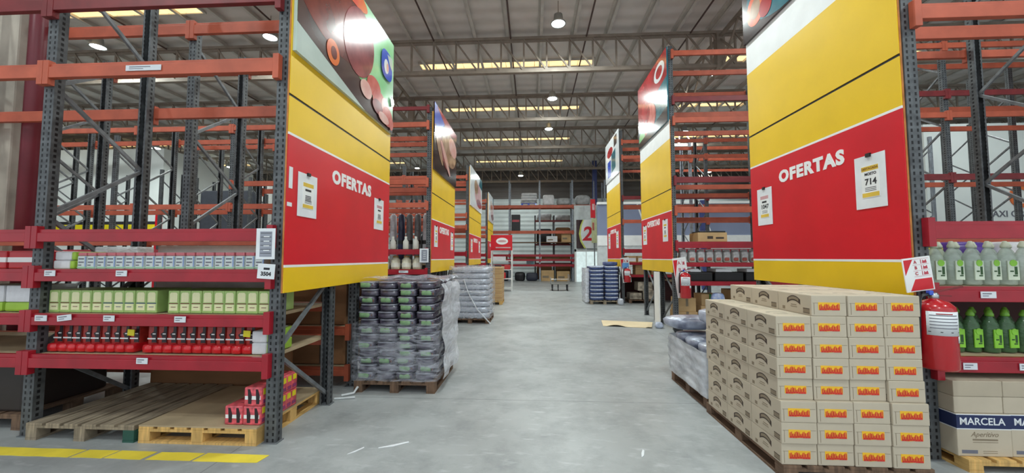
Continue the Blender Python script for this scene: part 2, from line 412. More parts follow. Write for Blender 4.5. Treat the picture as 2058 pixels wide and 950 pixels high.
# floor paint
YLINE = mat('worn yellow floor paint', (240, 218, 70), 0.6, 0, 0.1, 4)
b = MB(); p = [(-7.5, 2.80), (-4.62, 2.80), (-4.55, 2.965), (-7.5, 2.975)]
def wob(x0, x1, y0, y1, seed):
    r = random.Random(seed); n = max(3, int((x1 - x0) / 0.08))
    lo = [(x0 + (x1 - x0) * i / n, y0 + r.uniform(-.004, .004)) for i in range(n + 1)]
    hi = [(x0 + 0.02 + (x1 - x0) * i / n, y1 + r.uniform(-.004, .004)) for i in range(n + 1)]
    return lo + hi[::-1]
for i, (x0, x1) in enumerate(((-7.5, -3.62), (-3.6, -3.34), (-3.325, -3.02), (-2.98, -2.62), (-2.60, -2.09))):
    b.poly(wob(x0, x1, 2.845, 2.962, i), 'z', 0.0005, 0.0025)
struct(b.build('floor_marking', YLINE))

# ---------------------------------------------------------------- lamps
LENS = emit_mat('lamp lens', (240, 255, 250), 40.0)
HOUS = mat('lamp housing aluminium', (170, 174, 176), 0.4, 0.6)
def lamp(x, y, label, z=8.15):
    t = thing('highbay_lamp', label, 'lamp', (x, y, z), 'high bay lamps under the roof')
    b = MB(); b.lathe([(0.04, 0.30), (0.12, 0.27), (0.14, 0.10), (0.21, 0.03), (0.215, 0.0), (0.19, 0.0), (0.18, 0.02), (0.03, 0.03)], 20); b.build('housing', HOUS, t, smooth=True)
    b = MB(); b.lathe([(0.01, -0.012), (0.15, -0.010), (0.178, 0.008), (0.178, 0.018), (0.01, 0.018)], 20); b.build('lens', LENS, t)
    b = MB(); b.tube([(0, 0, 0.29), (0, 0, ROOF - z - 0.02)], 0.012, 6); b.build('hanging_rod', TRUSS, t)
    l = bpy.data.lights.new('lamp_light', 'AREA'); l.shape = 'DISK'; l.size = 0.36; l.energy = LAMP_W; l.color = (0.90, 1.0, 0.98)
    lo = bpy.data.objects.new('lamp_light', l); COL.objects.link(lo); lo.parent = t; lo.location = (0, 0, -0.03)
lamp(0.75, 10.4, 'bright white lamp high over the aisle in front of the nearest visible truss')
lamp(0.81, 14.75, 'white lamp over the aisle between the first and second visible trusses', 7.85)
lamp(0.82, 18.3, 'white lamp over the aisle between the second and third visible trusses', 7.85)
lamp(-0.84, 27.3, 'farthest white lamp hanging low before the back wall', 7.52)
lamp(6.7, 13.7, 'white lamp seen through top of the second rack on the right')
lamp(13.3, 29.0, 'faint far lamp seen through middle of the second right rack', 8.0)
lamp(-13.6, 10.8, 'greenish glowing lamp behind the far left upright of the nearest rack')
lamp(-7.85, 10.6, 'white lamp beside the top left edge of the nearest left panel')
lamp(-17.9, 16.8, 'lamp glowing in front of the white cold room wall', 6.75)
lamp(-21.9, 25.9, 'small far lamp right of the white cold room, behind the left racks', 8.1)
lamp(-8.4, 27.0, 'lamp beyond the second left rack, seen over its middle beams', 8.1)
for i, (x, y) in enumerate(((0.75, 5.0), (0.75, 0.0), (0.75, -5.0), (-7.8, 4.5), (-7.8, -1.0), (7.5, 4.5), (7.5, -1.0), (16.0, 11.8), (-14, 4.5), (-24, 15.0), (-7.8, 17.5), (8, 20), (14, 20))):  # fill lamps added out of view to even out the lighting
    lamp(x, y, 'added lamp hidden above or behind the view, hung over %s' % ('the cross aisle near the camera', 'the spot where the camera stands', 'the hall behind the camera', 'the nearest left rack', 'the hall left behind the camera', 'the nearest right rack', 'the hall right behind the camera', 'the second right rack', 'the far left bays', 'the third left rack far bays', 'the third left rack near bays', 'the partition on the right', 'the far right partition')[i])

# ---------------------------------------------------------------- racks
def make_post(h, m, name='upright'):
    b = MB(); w, d, t = 0.05, 0.072, 0.006
    b.box(-w, w, 0, t, 0, h); b.box(-w, -w + t, t, d, 0, h); b.box(w - t, w, t, d, 0, h)
    b.box(-w, -w + 0.022, d, d + t, 0, h); b.box(w - 0.022, w, d, d + t, 0, h)
    return b
POSTS = {}
def post(parent, x, y, h, m, flip=False, scale=1.0, name='upright'):
    k = (h, m.name)
    if k not in POSTS:
        o = make_post(h, m).build(name, m); POSTS[k] = o
    else:
        o = POSTS[k].copy(); COL.objects.link(o)
    o.name = name
    o.parent = parent; o.location = (x, y, 0); o.scale = (scale, scale, 1)
    if flip: o.rotation_euler.z = PI
    b = MB(); b.box(-0.065, 0.065, -0.012 if not flip else -0.085, 0.085 if not flip else 0.012, 0, 0.008)
    f = b.build('foot_plate', BRACE, parent); f.location = (x, y, 0.0)
    return o
def rack(label, x0, y0, xs, dep, h, beams, decks=(), pm=None, group=None, hx=None, brace=True, bw=0.05, name='pallet_rack'):
    """xs: upright centres; beams: (face 'f'/'r', top z, height, material); all coordinates of the hall, stored relative to the base"""
    pm = pm or GREY_POST
    t = thing(name, label, 'rack', (x0, y0, 0), group)
    for x in xs:
        post(t, x - x0, 0, h, pm); post(t, x - x0, dep, h, pm, True)
        if brace:
            z, fr = 0.12, False
            while z + 0.6 < h:
                za, zb = z, z + 0.6
                p, q = ((0, dep - 0.05, za), (0, 0.05, zb)) if not fr else ((0, 0.05, za + 0.03), (0, dep - 0.05, zb))
                b = MB(); b.bar(p, q, 0.028, 0.034); o = b.build('brace', BRACE, t); o.location = (x - x0, 0, 0)
                z = zb; fr = not fr
    for bm_ in beams:
        face, zt, bh, m = bm_[:4]; lim = bm_[4] if len(bm_) > 4 else 99
        y = -0.004 - bw if face == 'f' else dep + 0.004
        for xa, xb in list(zip(xs[:-1], xs[1:]))[:lim]:
            xa, xb = min(xa, xb) + 0.052 - x0, max(xa, xb) - 0.052 - x0
            b = MB(); b.box(xa, xb, y, y + bw, zt - bh, zt - 0.03, 0.004)
            if face == 'f': b.box(xa, xb, y + 0.012, y + bw, zt - 0.032, zt, 0.003)
            else: b.box(xa, xb, y, y + bw - 0.012, zt - 0.032, zt, 0.003)
            o = b.build('beam', m, t)
            for xx, s in ((xa, -1), (xb, 1)):
                b = MB(); x1, x2 = sorted((xx - s * 0.004, xx + s * 0.05))
                b.box(x1, x2, (y - 0.004) if face == 'f' else y, (y + bw) if face == 'f' else y + bw + 0.004, zt - bh - 0.06, zt + 0.03, 0.003)
                b.build('connector', m, o)
    for zt, m in decks:
        for xa, xb in zip(xs[:-1], xs[1:]):
            xa, xb = min(xa, xb) + 0.056 - x0, max(xa, xb) - 0.056 - x0
            b = MB(); b.box(xa, xb, -0.038, dep + 0.038, zt - 0.03, zt - 0.002); b.build('shelf_board', m, t)
    return t
PX = [-2.197 - 2.205 * i for i in range(9)]
OR_SHADED = mat('shaded orange beam', (158, 74, 48), 0.55, 0, 0.15, 5); OR = ORANGE; RB = RED_BEAM; DR = DARK_RED  # the first is the beam orange darkened to stand in for shade
# nearest left rack: front run and back run
rack('nearest left pallet rack with three red shelves of packets facing the camera', PX[0], 3.14, PX[:4], 0.90, 5.6,
     [('f', 1.80, 0.108, RB), ('f', 1.452, 0.106, RB), ('f', 1.066, 0.098, RB), ('f', 0.716, 0.112, RB), ('r', 1.452, 0.106, OR), ('r', 1.80, 0.11, OR), ('r', 1.066, 0.10, OR), ('r', 0.716, 0.11, OR),
      ('f', 3.30, 0.13, OR), ('r', 3.27, 0.12, OR), ('f', 3.93, 0.13, DR)],
     [(1.448, PLYTOP), (1.062, PLYTOP), (0.712, PLYTOP)])
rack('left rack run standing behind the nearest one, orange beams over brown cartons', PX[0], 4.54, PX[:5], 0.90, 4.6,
     [('f', 4.58, 0.15, OR), ('r', 4.50, 0.13, OR), ('f', 0.72, 0.10, OR_SHADED), ('f', 0.24, 0.10, OR_SHADED)])
LEFT2 = [('f', 1.73, 0.11, RB), ('f', 1.31, 0.11, RB), ('f', 0.80, 0.11, RB), ('f', 4.46, 0.11, OR), ('r', 4.46, 0.11, OR), ('f', 3.22, 0.11, OR, 2), ('r', 3.22, 0.11, OR, 2), ('f', 2.72, 0.11, OR), ('r', 2.72, 0.11, OR), ('f', 4.8, 0.08, DR, 2)]
LEFTB = [('f', 4.46, 0.11, OR, 3), ('r', 4.46, 0.11, OR, 2), ('f', 3.22, 0.11, OR, 1), ('r', 2.55, 0.11, OR, 2)]
rack('second left rack run with bottles on its red shelf, behind the nearest panel', PX[0], 7.88, PX[:8], 0.90, 4.8, LEFT2, [(1.306, PLYTOP), (1.726, PLYTOP)])
rack('rear half of the second left rack, orange beams beside dark upright rolls', PX[0], 9.28, PX[:8], 0.90, 4.8, LEFTB, [(1.40, PLYTOP)])
L3 = [('f', 1.75, 0.11, RB), ('f', 1.31, 0.11, RB), ('f', 4.35, 0.11, OR, 2), ('r', 4.35, 0.11, OR, 2), ('f', 3.05, 0.11, OR, 2), ('f', 2.65, 0.11, OR, 3), ('r', 2.65, 0.11, OR, 2)]
rack('third left rack run with red lower beams, beside the silver wrapped pallet', PX[0], 12.65, PX[:8], 0.90, 4.7, L3, [(1.306, PLYTOP)])
rack('rear half of the third left rack with bare orange beams', PX[0], 14.05, PX[:6], 0.90, 4.7, L3[2:])
rack('fourth left rack run behind the red headed display stand', PX[0], 18.0, PX[:6], 0.90, 4.7, L3, [(1.306, PLYTOP)])
QX = [3.075 + 2.88 * i for i in range(5)]
QX2 = [3.098 + 2.88 * i for i in range(5)]
rack('nearest right rack with bottles on two red shelves behind the extinguisher', QX[0], 3.16, QX[:3], 0.90, 6.1,
     [('f', 1.835, 0.137, RB), ('f', 1.33, 0.118, RB), ('f', 0.795, 0.115, RB), ('r', 1.80, 0.11, OR), ('r', 1.33, 0.11, OR), ('r', 0.795, 0.11, OR), ('f', 3.60, 0.13, OR), ('r', 3.97, 0.13, OR)],
     [(1.326, PLYTOP), (0.791, PLYTOP)], bw=0.05)
rack('rear half of the nearest right rack with crossing braces and bare beams', QX[0], 4.42, QX[:3], 0.90, 6.1, [('r', 4.37, 0.10, OR)])
R2 = [('f', 1.90, 0.14, RB), ('f', 1.45, 0.09, RB), ('f', 1.045, 0.09, RB), ('f', 6.17, 0.12, OR), ('r', 6.17, 0.12, OR), ('f', 5.12, 0.12, DR), ('r', 5.12, 0.12, OR), ('f', 4.65, 0.12, OR), ('r', 4.65, 0.11, OR), ('f', 3.32, 0.13, DR), ('r', 3.32, 0.11, OR), ('f', 2.66, 0.13, OR, 1)]
rack('tall second right rack with white pouches and black trays on red shelves', QX[0], 8.42, QX2[:5], 0.90, 6.3, R2, [(1.446, PLYTOP), (1.04, PLYTOP), (1.896, PLYTOP)])
rack('rear half of the tall second right rack, many bare orange beams', QX[0], 9.70, QX2[:5], 0.90, 6.3, [('f', 5.12, 0.12, OR, 1), ('r', 3.32, 0.11, OR, 1), ('r', 2.66, 0.11, OR, 1), ('r', 6.17, 0.1, OR, 1)])
R3 = [('f', 1.85, 0.13, RB), ('f', 1.40, 0.09, RB), ('f', 0.98, 0.09, RB), ('f', 5.65, 0.12, OR, 2), ('f', 5.10, 0.12, OR, 2), ('r', 5.65, 0.12, OR, 2), ('f', 3.68, 0.12, DR, 2), ('r', 3.5, 0.12, OR, 2), ('f', 2.86, 0.12, OR, 2)]
rack('third right rack before the blue grey partition, beside the blue bags', QX[0], 13.2, QX2[:5], 0.90, 6.0, R3, [(1.396, PLYTOP), (0.976, PLYTOP)])
rack('rear half of the third right rack with pale uprights', QX[0], 14.48, QX2[:5], 0.90, 6.0, [('f', 5.3, 0.1, OR, 2), ('r', 5.1, 0.1, OR, 2), ('r', 3.6, 0.1, OR, 2)], pm=BACK_POST)
BX = [-3.7, -1.55, 0.5, 2.68, 4.83]
rack('pale steel rack across the far end of the aisle with wrapped goods', BX[1], 25.3, BX, 1.0, 6.75,
     [('f', 5.08, 0.2, OR), ('r', 5.08, 0.15, OR), ('f', 3.36, 0.2, OR), ('f', 1.78, 0.15, RB), ('f', 1.46, 0.12, RB), ('f', 1.12, 0.14, RB)], [(1.455, PLYTOP), (1.10, PLYTOP), (5.075, PLYTOP), (3.355, PLYTOP), (2.6, CARD_D)], pm=BACK_POST, bw=0.06)
rack('dark second rack standing behind the far end rack, loaded with bundles', 0.2, 27.2, [0.2, 1.55, 2.9], 0.9, 4.6,
     [('f', 4.25, 0.12, DR), ('f', 2.55, 0.12, DR), ('f', 1.2, 0.12, DR)], [(4.24, PLYTOP), (2.54, PLYTOP)])

# ---------------------------------------------------------------- end panels
def panel(label, side, X, y0, y1, zb, z1, z2, zs, zt, letters, pic, white=None, cy=None, cz=None, group=None):
    """side +1 faces +X (left row), -1 faces -X (right row)"""
    t = thing('rack_end_panel', label, 'panel', (X, y0, 0), 'yellow and red panels on the rack ends')
    w = y1 - y0; s = side
    def bx(ya, yb, za, zb_, d0, d1, name, m, c=0.0):
        b = MB(); xa, xb = sorted((s * d0, s * d1)); b.box(xa, xb, ya, yb, za, zb_, c); return b.build(name, m, t)
    bx(0, w, zb, zt, -0.022, -0.008, 'plywood_back', PLY)
    top = white[0] if white else zt
    bx(0.004, w - 0.004, zb, z1, -0.008, 0.0, 'lower_band', YELLOW)
    bx(0.004, w - 0.004, z1 + 0.022, z2, -0.008, 0.0, 'red_board', PANEL_RED)
    bx(0.004, w - 0.004, z1, z1 + 0.022, -0.008, 0.001, 'white_line', WHITE)
    bx(0.004, w - 0.004, z2, z2 + 0.022, -0.008, 0.001, 'white_line', WHITE)
    bx(0.004, w - 0.004, z2 + 0.022, zs - 0.012, -0.008, 0.0, 'middle_board', YELLOW)
    bx(0.004, w - 0.004, zs - 0.012, zs + 0.012, -0.008, -0.006, 'dark_gap', BLACK)
    bx(0.004, w - 0.004, zs + 0.012, top, -0.008, 0.0, 'upper_board', YELLOW)
    if white: bx(0.004, w - 0.004, white[0], zt, -0.008, 0.0, 'white_board', WHITE)
    b = MB(); b.add(txt('OFERTAS', 0.188, bold=0.0098, sx=1.10, space=1.17), T(s * 0.002, cy - y0, cz) @ (FACE_PX if s > 0 else FACE_NX)); b.build('lettering', WHITE, t)
    pic(t, s, w)
    return t
def poster(t, s, w, y0, y1, za, zb, bg, blobs, thick=0.03):
    """printed picture: backing sheet with coloured shapes of ink on it"""
    b = MB(); xa, xb = sorted((s * 0.0, s * thick)); b.box(xa, xb, y0, y1, za, zb); p = b.build('poster', bg, t)
    d = thick
    for i, (name, m, pts) in enumerate(blobs):
        pts = [(y0 + (y1 - y0) * min(1, max(0, u)), za + (zb - za) * min(1, max(0, v))) for u, v in pts]
        b = MB(); b.poly(pts, 'x', s * d, s * (d + 0.0012)); d += 0.0012
        b.build(name, m, p)
    return p
def ell(cu, cv, a, b_, n=28, rot=0.0, sq=1.0):
    o = []
    for k in range(n):
        u, v = math.cos(2 * PI * k / n), math.sin(2 * PI * k / n)
        u, v = math.copysign(abs(u) ** sq, u) * a, math.copysign(abs(v) ** sq, v) * b_
        o.append((cu + u * math.cos(rot) - v * math.sin(rot), cv + u * math.sin(rot) + v * math.cos(rot)))
    return o
def pm(name, rgb, rgb2=None, sc=2.0): return mat(name, rgb, 0.16, 0, 0.12, sc, rgb2=rgb2, coat=0.4)
P_GREEN = pm('poster green', (120, 206, 120), (190, 232, 200), 0.9)
P_HAM = pm('poster ham brown', (140, 58, 44), (84, 30, 28), 3)
P_HAM2 = pm('poster ham cut', (168, 82, 86), (120, 48, 54), 3)
P_SLICE = pm('poster ham slices', (226, 128, 116), (196, 84, 76), 6)
P_PALE = pm('poster pale slice', (238, 196, 188), (226, 160, 150), 6)
P_BOARD = pm('poster dark board', (60, 44, 48), (92, 66, 60), 2)
P_CLOTH = pm('poster pale cloth', (206, 220, 212), (180, 196, 190), 2)
P_ORANGE = pm('poster orange', (238, 130, 60), (226, 90, 70), 4)
P_BLUE = pm('poster blue', (30, 70, 190), (40, 90, 210), 2)
P_RED = pm('poster red', (190, 40, 46), (140, 24, 30), 2)
P_WHITE = pm('poster white', (236, 238, 240), (216, 222, 226), 2)
P_TEAL = pm('poster teal', (60, 130, 140), (30, 80, 100), 2)
P_TAN = pm('poster tan', (196, 164, 136), (150, 110, 84), 4)
P_DARK = pm('poster dark brown', (64, 38, 36), (40, 24, 26), 3)
P_PINK = pm('poster pink', (222, 178, 180), (196, 140, 146), 3)
def pic_ham(t, s, w):
    poster(t, s, w, 0.02, w - 0.01, 3.39, 4.76, P_CLOTH, [
        ('green_ground', P_GREEN, [(0, 0), (1, 0), (1, 1), (0, 1)]),
        ('pale_cloth', P_CLOTH, [(0, 0), (0.62, 0), (0.3, 0.12), (0.0, 0.26)]),
        ('dark_board', P_BOARD, [(0.0, 0.20), (0.3, 0.10), (0.6, 0.0), (1.0, 0.0), (1.0, 0.07), (0.6, 0.22), (0.25, 0.36), (0.0, 0.42)]),
        ('ham', P_HAM, ell(0.30, 0.62, 0.36, 0.36, rot=-0.15)),
        ('ham_bone_end', P_CLOTH, ell(0.02, 0.62, 0.07, 0.10)),
        ('ham_glaze', P_ORANGE, ell(0.40, 0.93, 0.20, 0.09)),
        ('ham_cut_face', P_HAM2, ell(0.52, 0.56, 0.17, 0.31, rot=-0.12)),
        ('fruit_ring', P_ORANGE, ell(0.26, 0.23, 0.055, 0.095)),
        ('fruit_core', P_HAM, ell(0.265, 0.23, 0.026, 0.05)),
        ('slice', P_SLICE, ell(0.70, 0.30, 0.09, 0.10, rot=-0.5)),
        ('slice', P_PALE, ell(0.60, 0.20, 0.07, 0.08)),
        ('slice', P_SLICE, ell(0.78, 0.20, 0.10, 0.11)),
        ('slice', P_HAM2, ell(0.76, 0.14, 0.08, 0.07)),
        ('slice', P_PALE, ell(0.86, 0.22, 0.06, 0.08)),
        ('slice', P_SLICE, ell(0.90, 0.13, 0.08, 0.10)),
        ('slice', P_PALE, ell(0.84, 0.08, 0.08, 0.05)),
        ('slice', P_SLICE, ell(0.955, 0.09, 0.035, 0.07)),
        ('herb', P_DARK, ell(0.97, 0.34, 0.03, 0.05)),
        ('badge', P_BLUE, ell(0.87, 0.66, 0.085, 0.15, sq=0.7)),
        ('badge_centre', P_WHITE, ell(0.86, 0.64, 0.035, 0.075)), ('badge_flag', P_CLOTH, [(0.87, 0.78), (0.95, 0.80), (0.95, 0.66), (0.91, 0.70)]),
        ('badge_mark', P_PALE, ell(0.875, 0.64, 0.016, 0.045))])
def pic_pork(t, s, w):
    poster(t, s, w, 0.02, w, 3.45, 4.92, P_DARK, [
        ('blue_corner', P_BLUE, [(0, 0.62), (0.34, 0.80), (0.5, 1.0), (0, 1)]),
        ('red_edge', P_RED, [(0.1, 0.98), (0.6, 0.8), (1, 0.92), (1, 1), (0.1, 1)]),
        ('bread', P_TAN, ell(0.62, 0.55, 0.34, 0.28, rot=-0.3)),
        ('bread', P_PALE, ell(0.8, 0.66, 0.2, 0.16)),
        ('sausage', P_HAM2, ell(0.3, 0.42, 0.32, 0.09, rot=-0.9)),
        ('sausage', P_TAN, ell(0.16, 0.42, 0.3, 0.07, rot=-1.0)),
        ('sausage', P_PALE, ell(0.45, 0.32, 0.3, 0.06, rot=-0.8))])
def pic_pink(t, s, w):
    poster(t, s, w, 0.02, w, 3.35, 4.72, P_WHITE, [
        ('piglet_body', P_PINK, ell(0.62, 0.45, 0.3, 0.3)), ('piglet_head', P_TAN, ell(0.45, 0.6, 0.16, 0.2)), ('piglet_shadow', P_HAM2, ell(0.72, 0.22, 0.24, 0.12)), ('blue_patch', P_TEAL, [(0.7, 0.75), (1, 0.7), (1, 1), (0.8, 1)])])
def pic_red(t, s, w):
    poster(t, s, w, 0.0, w, 4.57, 6.25, P_TEAL, [
        ('red_field', P_RED, [(0, 0.62), (1, 0.42), (1, 1), (0, 1)]), ('white_badge', P_WHITE, ell(0.22, 0.8, 0.16, 0.13)), ('badge_ring', P_RED, ell(0.22, 0.8, 0.1, 0.08)),
        ('food', P_SLICE, ell(0.62, 0.3, 0.28, 0.24)), ('food', P_RED, ell(0.72, 0.42, 0.18, 0.16)), ('leaf', P_GREEN, ell(0.85, 0.12, 0.12, 0.12)), ('dark_table', P_DARK, [(0, 0), (1, 0), (1, 0.08), (0, 0.2)])])
def pic_white(t, s, w):
    poster(t, s, w, 0.0, w, 4.5, 6.05, P_WHITE, [
        ('red_mark', P_RED, ell(0.62, 0.7, 0.22, 0.12)), ('can', P_TEAL, [(0.2, 0.2), (0.5, 0.15), (0.5, 0.6), (0.2, 0.65)]), ('can', P_BLUE, [(0.55, 0.1), (0.8, 0.1), (0.8, 0.5), (0.55, 0.5)]), ('dark_strip', P_DARK, [(0.1, 0.72), (0.3, 0.7), (0.3, 0.95), (0.1, 0.95)])])
def pic_dark(t, s, w):
    poster(t, s, w, 0.0, w, 4.52, 6.2, P_DARK, [
        ('plate', P_TEAL, ell(0.55, 0.3, 0.4, 0.3)), ('citrus', P_ORANGE, ell(0.86, 0.2, 0.09, 0.13)), ('citrus_core', P_TAN, ell(0.86, 0.2, 0.05, 0.08)), ('tomato', P_RED, ell(0.76, 0.14, 0.06, 0.08)), ('meat', P_HAM, ell(0.45, 0.45, 0.25, 0.2))])
panel('large nearest left panel with a ham poster above the word OFERTAS', 1, -2.12, 3.13, 5.47, 1.25, 1.467, 2.63, 2.985, 4.74, 1, pic_ham, None, 4.345, 2.41)
panel('second left panel with a dark food poster, above the silver wrapped pallet', 1, -2.12, 7.86, 10.2, 1.24, 1.50, 2.36, 2.93, 4.70, 1, pic_pork, None, 9.0, 2.18)
panel('third left panel with a pale pink poster, narrow in the distance', 1, -2.12, 12.63, 15.5, 1.30, 1.50, 2.36, 2.93, 4.66, 1, pic_pink, None, 14.0, 2.18)
panel('fourth left panel, mostly hidden behind the third, pale poster on top', 1, -2.12, 17.98, 20.3, 1.30, 1.50, 2.36, 2.93, 4.66, 1, pic_pink, None, 19.1, 2.18)
panel('large nearest right panel with OFERTAS, white band and price sheets', -1, 3.0, 3.17, 5.32, 1.255, 1.515, 2.765, 3.21, 4.56, 1, pic_dark, (4.09,), 4.24, 2.52)
panel('second right panel with a red and teal poster over a white band', -1, 3.02, 8.36, 10.62, 1.23, 1.50, 2.57, 3.05, 4.6, 1, pic_red, (4.17,), 9.6, 2.40)
panel('third right panel, far and narrow, white poster on top', -1, 3.02, 13.14, 15.42, 1.25, 1.50, 2.72, 3.15, 4.55, 1, pic_white, (4.15,), 14.3, 2.52)

# ---------------------------------------------------------------- pallets
def pallet(label, x, y, w, d, h=0.14, m=WOOD_OLD, group=None, rz=0.0, green_block=False, top=None, slats=7, along='y'):
    """slats run along 'y' (away from the camera) or 'x'; origin at the near left corner"""
    t = thing('wooden_pallet', label, 'pallet', (x, y, 0), group, rz)
    b = MB(); n = slats
    if along == 'y':
        g = w / n
        for i in range(n): b.box(i * g + (0.018 if i else 0), (i + 1) * g - (0.018 if i < n - 1 else 0), 0, d, h - 0.02, h, 0.003)
    else:
        g = d / n
        for i in range(n): b.box(0, w, i * g + 0.008, (i + 1) * g - 0.008, h - 0.02, h, 0.003)
    b.build('deck', m, t)
    b = MB()
    for yy in (0, d / 2 - 0.05, d - 0.1): b.box(0, w, yy, yy + 0.1, h - 0.04, h - 0.02)
    b.build('cross_board', m, t)
    for i, xx in enumerate((0, w / 2 - 0.05, w - 0.1)):
        b = MB()
        for yy in (0, d / 2 - 0.05, d - 0.1): b.box(xx, xx + 0.1, yy, yy + 0.1, 0.018, h - 0.04, 0.004)
        b.box(xx, xx + 0.1, 0, d, 0, 0.018)
        b.build('runner', GREEN_WOOD if (green_block and i == 2) else m, t)
    if top:
        for yy in (0.0, d - 0.1): b = MB(); b.box(0.1, w / 2 - 0.05, yy, yy + 0.1, 0, 0.018); b.box(w / 2 + 0.05, w - 0.1, yy, yy + 0.1, 0, 0.018); b.build('bottom_board', m, t)
        b = MB(); b.box(0.0, w, 0.0, d, h, h + 0.012); b.build('top_sheet', top, t)
    return t
pallet('old grey slatted pallet with one green runner under the nearest left rack', -4.33, 3.09, 0.98, 1.05, 0.142, WOOD_OLD, green_block=True, slats=6)
pallet('newer yellowish pallet with a board top under the red packs', -3.31, 3.09, 1.03, 0.98, 0.136, WOOD_NEW, top=PLYTOP)

# ---------------------------------------------------------------- nearest left rack: goods
S1, S2, S3 = 1.45, 1.064, 0.714
t = thing('white_bottle', 'leftmost square white bottle with pink red cap on the top red shelf', 'bottle', (-4.05, 3.24, S1), 'square white bottles on the top red shelf')
b = MB(); b.box(-0.042, 0.042, -0.045, 0.045, 0, 0.118, 0.01); b.build('body', mat('white bottle plastic', (216, 228, 226), 0.4, 0, 0.04, 30), t, smooth=True)
b = MB(); b.box(-0.04, 0.04, -0.043, 0.043, 0.119, 0.148, 0.008); b.build('cap', mat('pink red cap', (214, 120, 128), 0.45), t)
b = MB()
for z in (0.085, 0.055): b.box(-0.028, 0.022, -0.0465, -0.045, z, z + 0.012); 
b.box(-0.03, 0.0, -0.0465, -0.045, 0.03, 0.04); b.build('label_print', GREY_INK, t)
b = MB(); b.box(-0.04, 0.04, -0.0465, -0.045, 0.008, 0.02); b.build('green_band', mat('soft green print', (150, 196, 160), 0.5), t)
b = MB(); b.box(0.03, 0.0425, -0.0462, -0.045, 0.02, 0.112); b.build('blue_edge', mat('soft blue print', (146, 172, 214), 0.5), t)
for i in range(1, 19):
    dup(t, (-4.05 + 0.0925 * i, 3.24 + R.uniform(-.006, .006), S1), '%s square white bottle with pink red cap from left, top red shelf' % ORD[i], R.uniform(-.03, .03))
TISS = mat('white tissue wrap', (224, 226, 230), 0.5, 0, 0.05, 20)
LIME = mat('lime green wrap', (160, 200, 66), 0.45)
def tissue(x, y, z, label, w=0.16, d=0.26, h=0.078):
    t = thing('tissue_pack', label, 'pack', (x, y, z), 'white and green tissue packs')
    b = MB(); b.box(0, w * 0.8, 0, d, 0, h, 0.014); b.build('wrap', TISS, t, smooth=True)
    b = MB(); b.box(w * 0.8, w, 0, d, 0.002, h - 0.002, 0.012); b.build('green_end', LIME, t, smooth=True)
tissue(-4.33, 3.20, S1, 'lower of two white tissue packs at left end of top red shelf', 0.2)
tissue(-4.33, 3.21, S1 + 0.079, 'upper of two white tissue packs at left end of top red shelf', 0.2)
tissue(-2.435, 3.2, S3, 'lower white and green pack beside upright, bottom red shelf', 0.17, 0.3, 0.1)
tissue(-2.435, 3.2, S3 + 0.101, 'upper white and green pack beside upright, bottom red shelf', 0.17, 0.3, 0.1)
b = MB(); b.box(-4.3, -3.85, 3.49, 3.66, S1, S1 + 0.21, 0.02); tag(b.build('plastic_bag', film_mat('loose clear film', (226, 228, 230), (0.5, 0.9))), 'crumpled clear plastic standing behind the tissue packs on top shelf', 'bag')
# green cartons
GREENC = mat('green tea carton', (164, 194, 116), 0.45, 0, 0.08, 12)
CREAM = mat('cream label', (232, 232, 184), 0.5, 0, 0.04, 20)
def green_carton(x, label, line):
    t = thing('green_carton', label, 'carton', (x, 3.2, S2), 'green and cream cartons on the middle red shelf')
    b = MB(); b.box(0.001, 0.101, 0, 0.34, 0, 0.197, 0.006); b.build('body', GREENC, t)
    b = MB(); b.poly([(0.016 + u * 0.07, 0.095 + v * 0.085) for u, v in ((0, 0), (1, 0), (1, .85), (.85, 1), (.15, 1), (0, .85))], 'y', -0.0015, 0.0005); b.build('upper_label', CREAM, t)
    b = MB(); b.box(0.014, 0.09, -0.0015, 0.0005, 0.022, 0.078); b.build('lower_label', CREAM, t)
    b = MB(); b.box(0.01, 0.094, -0.002, 0.0005, 0.081, 0.088); b.box(0.03, 0.074, -0.0025, 0, 0.05, 0.055); b.build('dark_line', line, t)
    return t
L_RED = mat('dark red line', (110, 40, 36), 0.5); L_BLU = mat('navy line', (44, 54, 110), 0.5)
ga = green_carton(-4.345, 'leftmost green cream carton in the left block on middle red shelf', L_RED)
gb = green_carton(-3.8325, 'sixth green cream carton of the left block, with a navy line', L_BLU)
for i in range(1, 10):
    if i == 5: continue
    dup(ga if i < 5 else gb, (-4.345 + 0.1025 * i, 3.2 + R.uniform(-.004, .004), S2), '%s green cream carton of the left block, with a %s line' % (ORD[i], 'dark red' if i < 5 else 'navy'))
for i in range(9):
    dup(ga, (-3.215 + 0.1035 * i, 3.2 + R.uniform(-.004, .004), S2), '%s green cream carton from the left in the right block, middle shelf' % ORD[i])
# red packets
RP = mat('glossy red packet', (214, 30, 40), 0.25, 0, 0.12, 14, coat=0.3); RPD = mat('brick red packet', (178, 52, 44), 0.4, 0, 0.2, 20)
RPK = mat('packet black swirl', (40, 26, 32), 0.4)
YTAG = mat('yellow price tag', (240, 226, 40), 0.5)
t = thing('red_packet', 'leftmost red and black packet in the left row, bottom red shelf', 'packet', (-4.33, 3.22, S3), 'red and black packets on the bottom red shelf')
b = MB(); b.box(0.002, 0.084, 0.02, 0.3, 0.06, 0.232, 0.012); b.build('upper_body', RPD, t, smooth=True)
b = MB(); b.pillow(-0.0, 0.0905, -0.035, 0.31, 0.0, 0.078, 0.28, 16, 8); b.build('lower_body', RP, t, smooth=True)
b = MB(); b.poly([(0.042, 0.085), (0.086, 0.085), (0.086, 0.225), (0.06, 0.225), (0.058, 0.18), (0.03, 0.16), (0.046, 0.13)], 'y', 0.0165, 0.0205); b.build('black_swirl', RPK, t)
